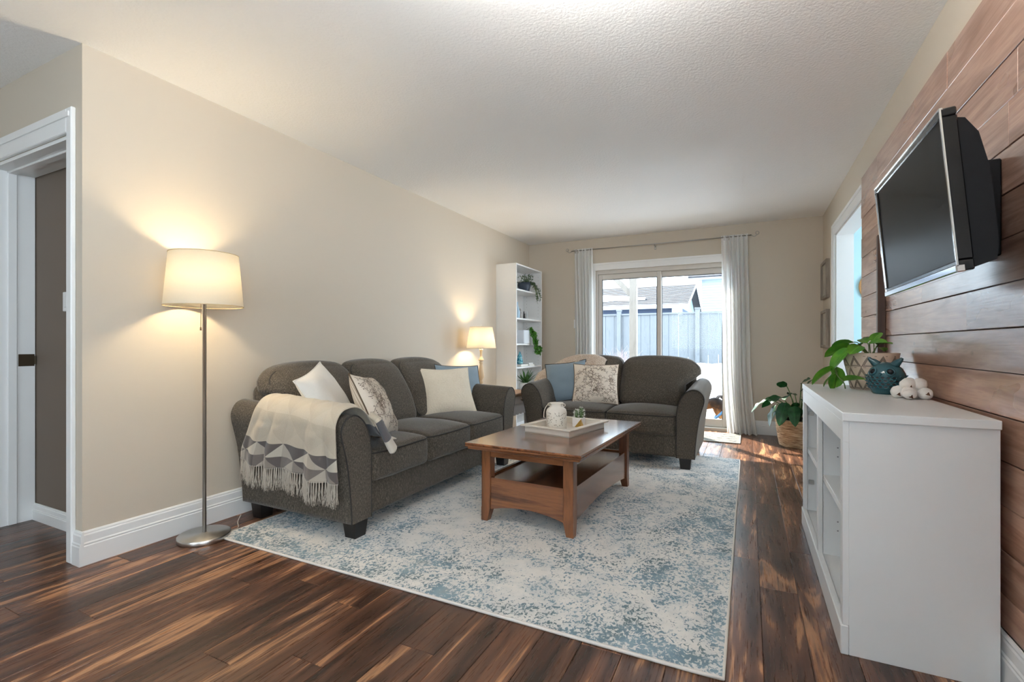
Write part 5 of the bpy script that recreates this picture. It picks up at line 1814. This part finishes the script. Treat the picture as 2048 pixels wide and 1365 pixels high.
M_POD = leafmat('pothos_dark', srgb(58, 74, 24), srgb(96, 100, 40), .35)


def stalk(parent, pts, r_=.003, mat=None):
    MB().tube(catmull(pts, 6), r_, 6, cap=False).build('stem', mat or M_STEM, parent)


T = hp
for (a, b, c_, d, s_, rl, mt_) in [
    ((0, .02, T - .02), (-.05, .02, T + .035), (-.085, .0, T + .030), (-1, .35, -.28), 1.05, .5, M_PO),
    ((0, .0, T - .02), (-.05, -.03, T + .03), (-.10, -.05, T + .015), (-.75, -.1, -.75), 1.1, -.3, M_PO),
    ((-.02, .03, T - .02), (-.08, .06, T + .02), (-.12, .08, T - .005), (-.45, .1, -1.0), 1.0, .2, M_PO),
    ((0, -.02, T - .02), (-.01, -.04, T + .04), (-.01, -.05, T + .05), (.75, -.55, .25), .62, .5, M_POD),
    ((0, .03, T - .02), (.0, .04, T + .04), (-.01, .04, T + .055), (-.2, .7, .35), .6, -.4, M_POD),
    ((.01, 0, T - .02), (.02, -.02, T + .03), (.03, -.02, T + .045), (.5, -.7, .2), .62, 0, M_POD),
    ((0, .0, T - .02), (-.03, .0, T + .03), (-.045, .01, T + .04), (-.4, -.8, .2), .55, .2, M_POD),
    ((0, .02, T - .02), (-.04, .05, T + .05), (-.07, .06, T + .055), (-.7, .5, -.1), .85, .3, M_PO),
    ((0, -.03, T - .02), (-.04, -.06, T + .03), (-.06, -.08, T + .035), (-.5, -.75, -.25), .75, -.4, M_PO),
    ((.02, .02, T - .02), (.02, .03, T + .05), (.02, .04, T + .065), (.35, .3, .5), .6, .2, M_POD),
    ((0, .0, T - .02), (.03, .03, T + .03), (.045, .05, T + .03), (.5, .8, -.1), .6, .2, M_POD),
]:
    stalk(pt, [a, b, c_], .0025)
    leaf_at(po_leaf, mt_, pt, c_, d, rl, s_)
# long vine that hangs over the rim and rests on the console
vn = [(-.03, .0, T - .02), (-.10, -.02, T + .02), (-.150, -.035, .13), (-.150, -.06, .075), (-.125, -.085, .035), (-.120, -.10, .006)]
stalk(pt, vn, .003)
for (p, d, s_, rl) in [((-.150, -.04, .11), (-.85, .10, -.55), 1.05, .4), ((-.145, -.05, .095), (-.25, .2, -.9), .8, 0), ((-.128, -.080, .042), (.75, -.62, .28), .85, -.35), ((-.15, -.03, .12), (.15, .3, -.9), .85, .3), ((-.15, -.055, .085), (-.7, .4, -.75), .7, -.3)]:
    stalk(pt, [p, tuple(Vector(p) + Vector(d).normalized() * .02)], .002)
    leaf_at(po_leaf, M_PO, pt, Vector(p) + Vector(d).normalized() * .02, d, rl, s_)

# ceramic owl
M_OWL = plain('teal_glaze', srgb(40, 80, 88), 0.14, 0.15, 30, 0.25)
ow = thing('ceramic_owl', 'dark teal glazed ceramic owl with pierced holes beside the pot', 'figurine', (0.568, 2.735, CZ), R(-120))
OP = [(0.050, 0), (0.056, .006), (0.070, .04), (0.0745, .065), (0.070, .095), (0.058, .118), (0.038, .136), (0.018, .144), (0, .146)]
ob_ = MB().lathe(OP, 40)
for s_ in (-1, 1):
    ob_.tube(catmull([(0.006, s_ * .030, .128), (0.010, s_ * .044, .144), (.014, s_ * .056, .154), (.014, s_ * .064, .166)], 5), [.021 - .016 * k / 15 for k in range(16)], 10)
ob_.build('body', M_OWL, ow)


def owl_r(z):
    for (ra, za), (rb, zb) in zip(OP[:-1], OP[1:]):
        if za <= z <= zb: return ra + (rb - ra) * (z - za) / (zb - za)
    return 0.05


M_HOLE = plain('owl_hollow', (.004, .006, .008), .5)
for s_ in (-1, 1):
    a = s_ * R(30); z = .103
    c_ = Vector((owl_r(z) * math.cos(a), owl_r(z) * math.sin(a), z))
    nrm_ = Vector((math.cos(a), math.sin(a), .45)).normalized()
    ox_ = nrm_.orthogonal().normalized(); oy_ = nrm_.cross(ox_)
    eo = MB().tube([c_ + (ox_ * math.cos(t) + oy_ * math.sin(t)) * .016 for t in [2 * PI * k / 20 for k in range(20)]], .005, 8, closed=True).build('eye_ring', M_OWL, ow)
    MB().sphere(c_, .012, 12, 8).build('eye_hollow', M_HOLE, eo)
MB().lathe([(0.007, 0), (.004, .010), (0, .016)], 10, (owl_r(.09) - .002, 0, .092), M=Matrix.Rotation(R(115), 3, 'Y')).build('beak', M_OWL, ow)
for rw, z in enumerate((.034, .048, .062, .076)):
    for k in range(-3, 4):
        a = R(16) * (k + .5 * (rw % 2))
        if abs(a) > R(52): continue
        c_ = Vector((owl_r(z) * math.cos(a), owl_r(z) * math.sin(a), z)); t_ = Vector((-math.sin(a), math.cos(a), 0)); o2 = Vector((math.cos(a), math.sin(a), 0))
        ring = [c_ + o2 * .001 + t_ * .0090 * math.cos(q) + Vector((0, 0, .0062 * math.sin(q))) for q in [2 * PI * j / 14 for j in range(14)]]
        h_ = MB().tube(ring, .0028, 6, closed=True).build('scale_rim', M_OWL, ow)
        MB().add([c_ + o2 * .0012] + ring, [(0, 1 + j, 1 + (j + 1) % 14) for j in range(14)]).build('scale_hole', M_HOLE, h_)
spk = MB()
for rw, z in enumerate((.03, .043, .056, .069, .082)):
    for k in range(9):
        a = R(62) + R(28) * (k + .5 * (rw % 2))
        if a > R(300): continue
        c_ = Vector((owl_r(z) * math.cos(a) * .98, owl_r(z) * math.sin(a) * .98, z))
        spk.tube([c_, c_ + Vector((math.cos(a), math.sin(a), .35)) * .009], [.006, .001], 6)
spk.build('feather_spikes', M_OWL, ow)

# cotton bolls
ctn = thing('cotton_cluster', 'cluster of white cotton bolls lying on the console', 'cotton', (0.615, 2.545, CZ), R(20))
M_COT = plain('cotton_fluff', srgb(232, 226, 218), .95, .4, 160, .04, sheen=.4)
M_HUSK = plain('cotton_husk', srgb(96, 58, 36), .8)
rc = random.Random(12)
for k, (x_, y_, z_, r_) in enumerate([(-.035, -.035, .026, .027), (.02, -.045, .025, .026), (-.045, .015, .026, .027), (.01, .0, .028, .028), (.045, .01, .026, .025), (-.02, .045, .026, .026), (.03, .045, .025, .025), (-.022, -.008, .060, .027), (.018, -.018, .062, .026), (.004, .024, .060, .027), (-.045, -.055, .022, .021)]):
    sd = rc.uniform(0, 9)
    bl = MB().sphere((x_, y_, z_), r_, 16, 10, (1, 1, .92), fn=lambda p, a, sd=sd: p * (1 + .14 * noise.noise(p * 55 + Vector((sd, 0, 0)))))
    bo = bl.build('cotton_boll', M_COT, ctn)
    hk = MB()
    for j in range(2):
        a = rc.uniform(0, 2 * PI)
        d = Vector((math.cos(a), math.sin(a), rc.uniform(-.3, .4))).normalized()
        c_ = Vector((x_, y_, z_)) + d * r_ * .93
        t_ = d.orthogonal().normalized(); t2_ = d.cross(t_)
        hk.add([c_ + t_ * .008 + d * .001, c_ - t_ * .008 + d * .001, c_ + t2_ * .014 + d * .004], [(0, 1, 2), (2, 1, 0)])
    hk.build('husk', M_HUSK, bo)

# ------------------------------------------------------------------ television
tv = thing('television', 'black flat television tilted down on a wall bracket over the console', 'television', (0.50, 2.036, 1.226))
tvt = Matrix.Rotation(R(-5.0), 4, 'Y')
M_TVB = plain('gloss_black_plastic', (.006, .006, .007), .15, var=.02, spec=.35)
M_TVK = plain('matt_black_plastic', (.007, .007, .008), .5, var=.05, spec=.2)
M_CHR = plain('chrome_trim', (.75, .76, .78), .12, metal=1.0, var=.02)
M_SCR = NT('screen_glass'); M_SCR.col((.004, .004, .0045)); M_SCR.set(rough=.32, spec=.07); M_SCR = M_SCR.m
hw_, th_ = 0.371, 0.440


def tvpart(name, mb, mat):
    mb.v = [tuple(tvt @ Vector(p)) for p in mb.v]
    return mb.build(name, mat, tv)


fb_ = MB()
for (a, b, c_, d) in ((-hw_, 0.0, hw_, .030), (-hw_, th_ - .022, hw_, th_), (-hw_, .030, -hw_ + .020, th_ - .022), (hw_ - .020, .030, hw_, th_ - .022)):
    fb_.box(0.0, a, b, .034, c_, d, .003)
tvpart('bezel', fb_, M_TVB)
tvpart('screen', MB().box(.004, -hw_ + .019, .029, .012, hw_ - .019, th_ - .021), M_SCR)
chm = MB().box(-.005, -hw_ - .001, -.003, .016, hw_ + .001, .018, .003)
chm.box(-.003, -hw_ - .001, .012, .002, -hw_ + .003, th_, .0008).box(-.003, hw_ - .003, .012, .002, hw_ + .001, th_, .0008).box(-.003, -hw_, th_ - .004, .006, hw_, th_ + .002, .001)
tvpart('chrome_trim', chm, M_CHR)
tvpart('back_cover', MB().prism([(.034, .006), (.080, .020), (.088, .06), (.088, .26), (.074, .36), (.050, .405), (.034, .41)], -hw_ + .006, hw_ - .006, 'y'), M_TVK)
mbk = MB().box(.088, -.10, .12, .105, .10, .30, .003)
tvpart('bracket_plate', mbk, M_TVK)
MB().box(.155, -.045, .08, .200, .10, .38, .004).box(.10, -.035, .19, .16, .035, .25, .004).box(.105, -.06, .14, .155, -.03, .30, .003).box(.105, .03, .14, .155, .06, .30, .003).build('wall_bracket', M_TVK, tv)
cv = MB().box(.662, 3.383, .160, .7005, 3.418, 1.66, .003)
tag(cv.build('cable_cover', wood('dark_strip', [(0.3, srgb(58, 38, 28)), (0.6, srgb(84, 56, 40))], 'z', 3, .45)), 'dark brown wooden strip running down the boarded wall behind the television', 'cable cover')

# ------------------------------------------------------------------ picture frames on the right wall
M_FRW = wood('grey_driftwood', [(0.3, srgb(118, 108, 98)), (0.6, srgb(154, 144, 132)), (0.75, srgb(132, 122, 110))], 'z', 5, .7)
M_PRINT = NT('faded_print'); _v = M_PRINT.coords(); M_PRINT.col(M_PRINT.ramp(M_PRINT.noise(_v, 9, 4, .6, .5), [(0.3, srgb(150, 146, 134)), (0.55, srgb(188, 184, 172)), (0.7, srgb(166, 158, 144))])); M_PRINT.set(rough=.5); M_PRINT = M_PRINT.m
for zc, lb in ((1.703, 'upper of two grey driftwood picture frames by the corner'), (1.193, 'lower of two grey driftwood picture frames by the corner')):
    pf = thing('picture_frame', lb, 'picture frame', (0.73, 5.91, zc), 0, 'frames on the right wall')
    fr_ = MB()
    for (a, b, c_, d) in ((-.20, -.195, .20, -.165), (-.20, .165, .20, .195), (-.20, -.165, -.17, .165), (.17, -.165, .20, .165)):
        fr_.box(-.034, a, b, 0, c_, d, .002)
    fr_.build('frame', M_FRW, pf)
    MB().box(-.016, -.17, -.165, -.006, .17, .165).build('print', M_PRINT, pf)

# round wooden wall piece in the blue room
wc = thing('round_wall_plaque', 'round wooden plaque with carved lines on the blue wall', 'plaque', (1.205, YB - 0.05, 1.64))
Mr = Matrix.Rotation(R(90), 3, 'X')
MB().lathe([(0.16, 0), (0.165, .004), (0.165, .016), (0.155, .02), (0, .02)], 48, M=Mr).build('disc', wood('oak_disc', [(0.3, srgb(150, 108, 66)), (0.6, srgb(186, 142, 94))], 'z', 4, .5), wc)
cvn = MB()
for k in range(10):
    a = PI * k / 10
    cvn.tube([(-.15 * math.cos(a), -.021, -.15 * math.sin(a)), (.15 * math.cos(a + .5), -.021, .15 * math.sin(a + .5))], .0016, 5)
cvn.build('carved_lines', plain('dark_carving', srgb(90, 60, 36), .7), wc)

# ------------------------------------------------------------------ peace lily in a woven basket
pl = thing('peace_lily', 'dark green peace lily in a woven straw basket in the corner', 'plant', (0.455, 5.66, 0))
_m = NT('woven_straw')
_v = _m.coords((6, 6, 60))
_n = _m.noise(_v, 2.0, 4, .65, .4)
_m.col(_m.ramp(_n, [(0.28, srgb(92, 66, 44)), (0.42, srgb(150, 116, 82)), (0.58, srgb(200, 170, 132)), (0.72, srgb(226, 202, 168))]))
_m.set(rough=.8); _m.bump(_n, .5, .006)
prof = []
nr_ = 24
for k in range(nr_ * 2 + 1):
    t = k / (nr_ * 2)
    r_ = .165 + .040 * t ** .7 + (.0055 if k % 2 else 0)
    prof.append((r_, .27 * t))
prof += [(.196, .275), (.188, .265), (.150, .03), (0, .03)]
MB().lathe([(0.0, 0.0)] + prof, 48, fn=lambda p, a: Vector((p.x, p.y, p.z)) * (1 + .010 * noise.noise(Vector((p.x * 14, p.y * 14, p.z * 30))))).build('basket', _m.m, pl)
MB().lathe([(0.0, .10), (.13, .10), (.168, .255), (.172, .27), (.164, .27), (.158, .24), (0, .24)], 32).build('inner_pot', plain('black_nursery_pot', (.008, .008, .01), .4), pl)
ll = leaf_mesh('leaf', 0.21, 0.105, 0.32, 0.22, 0.55, 0.75, 12, 4, wave=.12)
lb2 = leaf_mesh('leaf', 0.18, 0.098, 0.10, 0.20, 0.55, 0.75, 12, 4, wave=.10)
M_PL = leafmat('lily_green', srgb(18, 58, 26), srgb(34, 84, 40), .36)
M_PLS = plain('lily_stem', srgb(74, 104, 44), .5)
for (tip, d, me_, s_, rl) in [
    ((-.27, -.10, .47), (-.85, -.30, -.35), ll, 1.0, .1),
    ((-.20, -.18, .43), (-.55, -.45, -.75), ll, 1.1, .4),
    ((-.12, -.14, .45), (-.25, -.60, -.70), ll, 1.15, -.3),
    ((-.10, .02, .60), (-.62, -.55, .28), lb2, .80, .9),
    ((-.015, -.03, .38), (-.30, -.8, .55), lb2, .85, .6),
    ((.0, -.06, .40), (-.2, -.7, -.35), ll, .95, -.5),
    ((.02, -.02, .55), (.35, -.35, .62), lb2, 1.15, .5),
    ((.06, -.05, .52), (.5, -.7, .15), ll, .8, .2),
    ((.07, -.10, .40), (.4, -.8, -.3), ll, .85, 0),
    ((.05, .10, .48), (.35, .8, .0), ll, .8, .2),
    ((-.02, .12, .50), (-.2, .7, .2), ll, .8, .2),
    ((-.20, .08, .46), (-.8, .3, -.2), ll, .9, -.2),
    ((.02, -.10, .34), (.25, -.8, .1), lb2, .6, .1),
    ((-.17, -.05, .50), (-.75, -.55, -.25), ll, 1.0, -.35),
    ((-.05, -.16, .42), (-.05, -.75, -.55), ll, 1.05, .15),
    ((-.08, -.10, .52), (-.35, -.75, .10), ll, .95, .55),
    ((.04, -.12, .48), (.15, -.85, .0), ll, .95, -.2),
    ((-.13, -.02, .40), (-.8, -.4, -.5), ll, .85, .3),
    ((.03, .02, .64), (.25, -.7, .3), lb2, .9, .7),
]:
    b_ = Vector((tip[0] * .12, tip[1] * .12, .24))
    mid_ = b_.lerp(Vector(tip), .55) + Vector((0, 0, .05))
    stalk(pl, [tuple(b_), tuple(mid_), tip], .0045, M_PLS)
    leaf_at(me_, M_PL, pl, tip, d, rl, s_)
for k in range(9):
    a = rp.uniform(0, 2 * PI); h_ = rp.uniform(.06, .16)
    stalk(pl, [(.03 * math.cos(a), .03 * math.sin(a), .23), (.05 * math.cos(a), .05 * math.sin(a), .23 + h_ * .6), (.09 * math.cos(a), .09 * math.sin(a), .23 + h_)], .004, M_PLS)
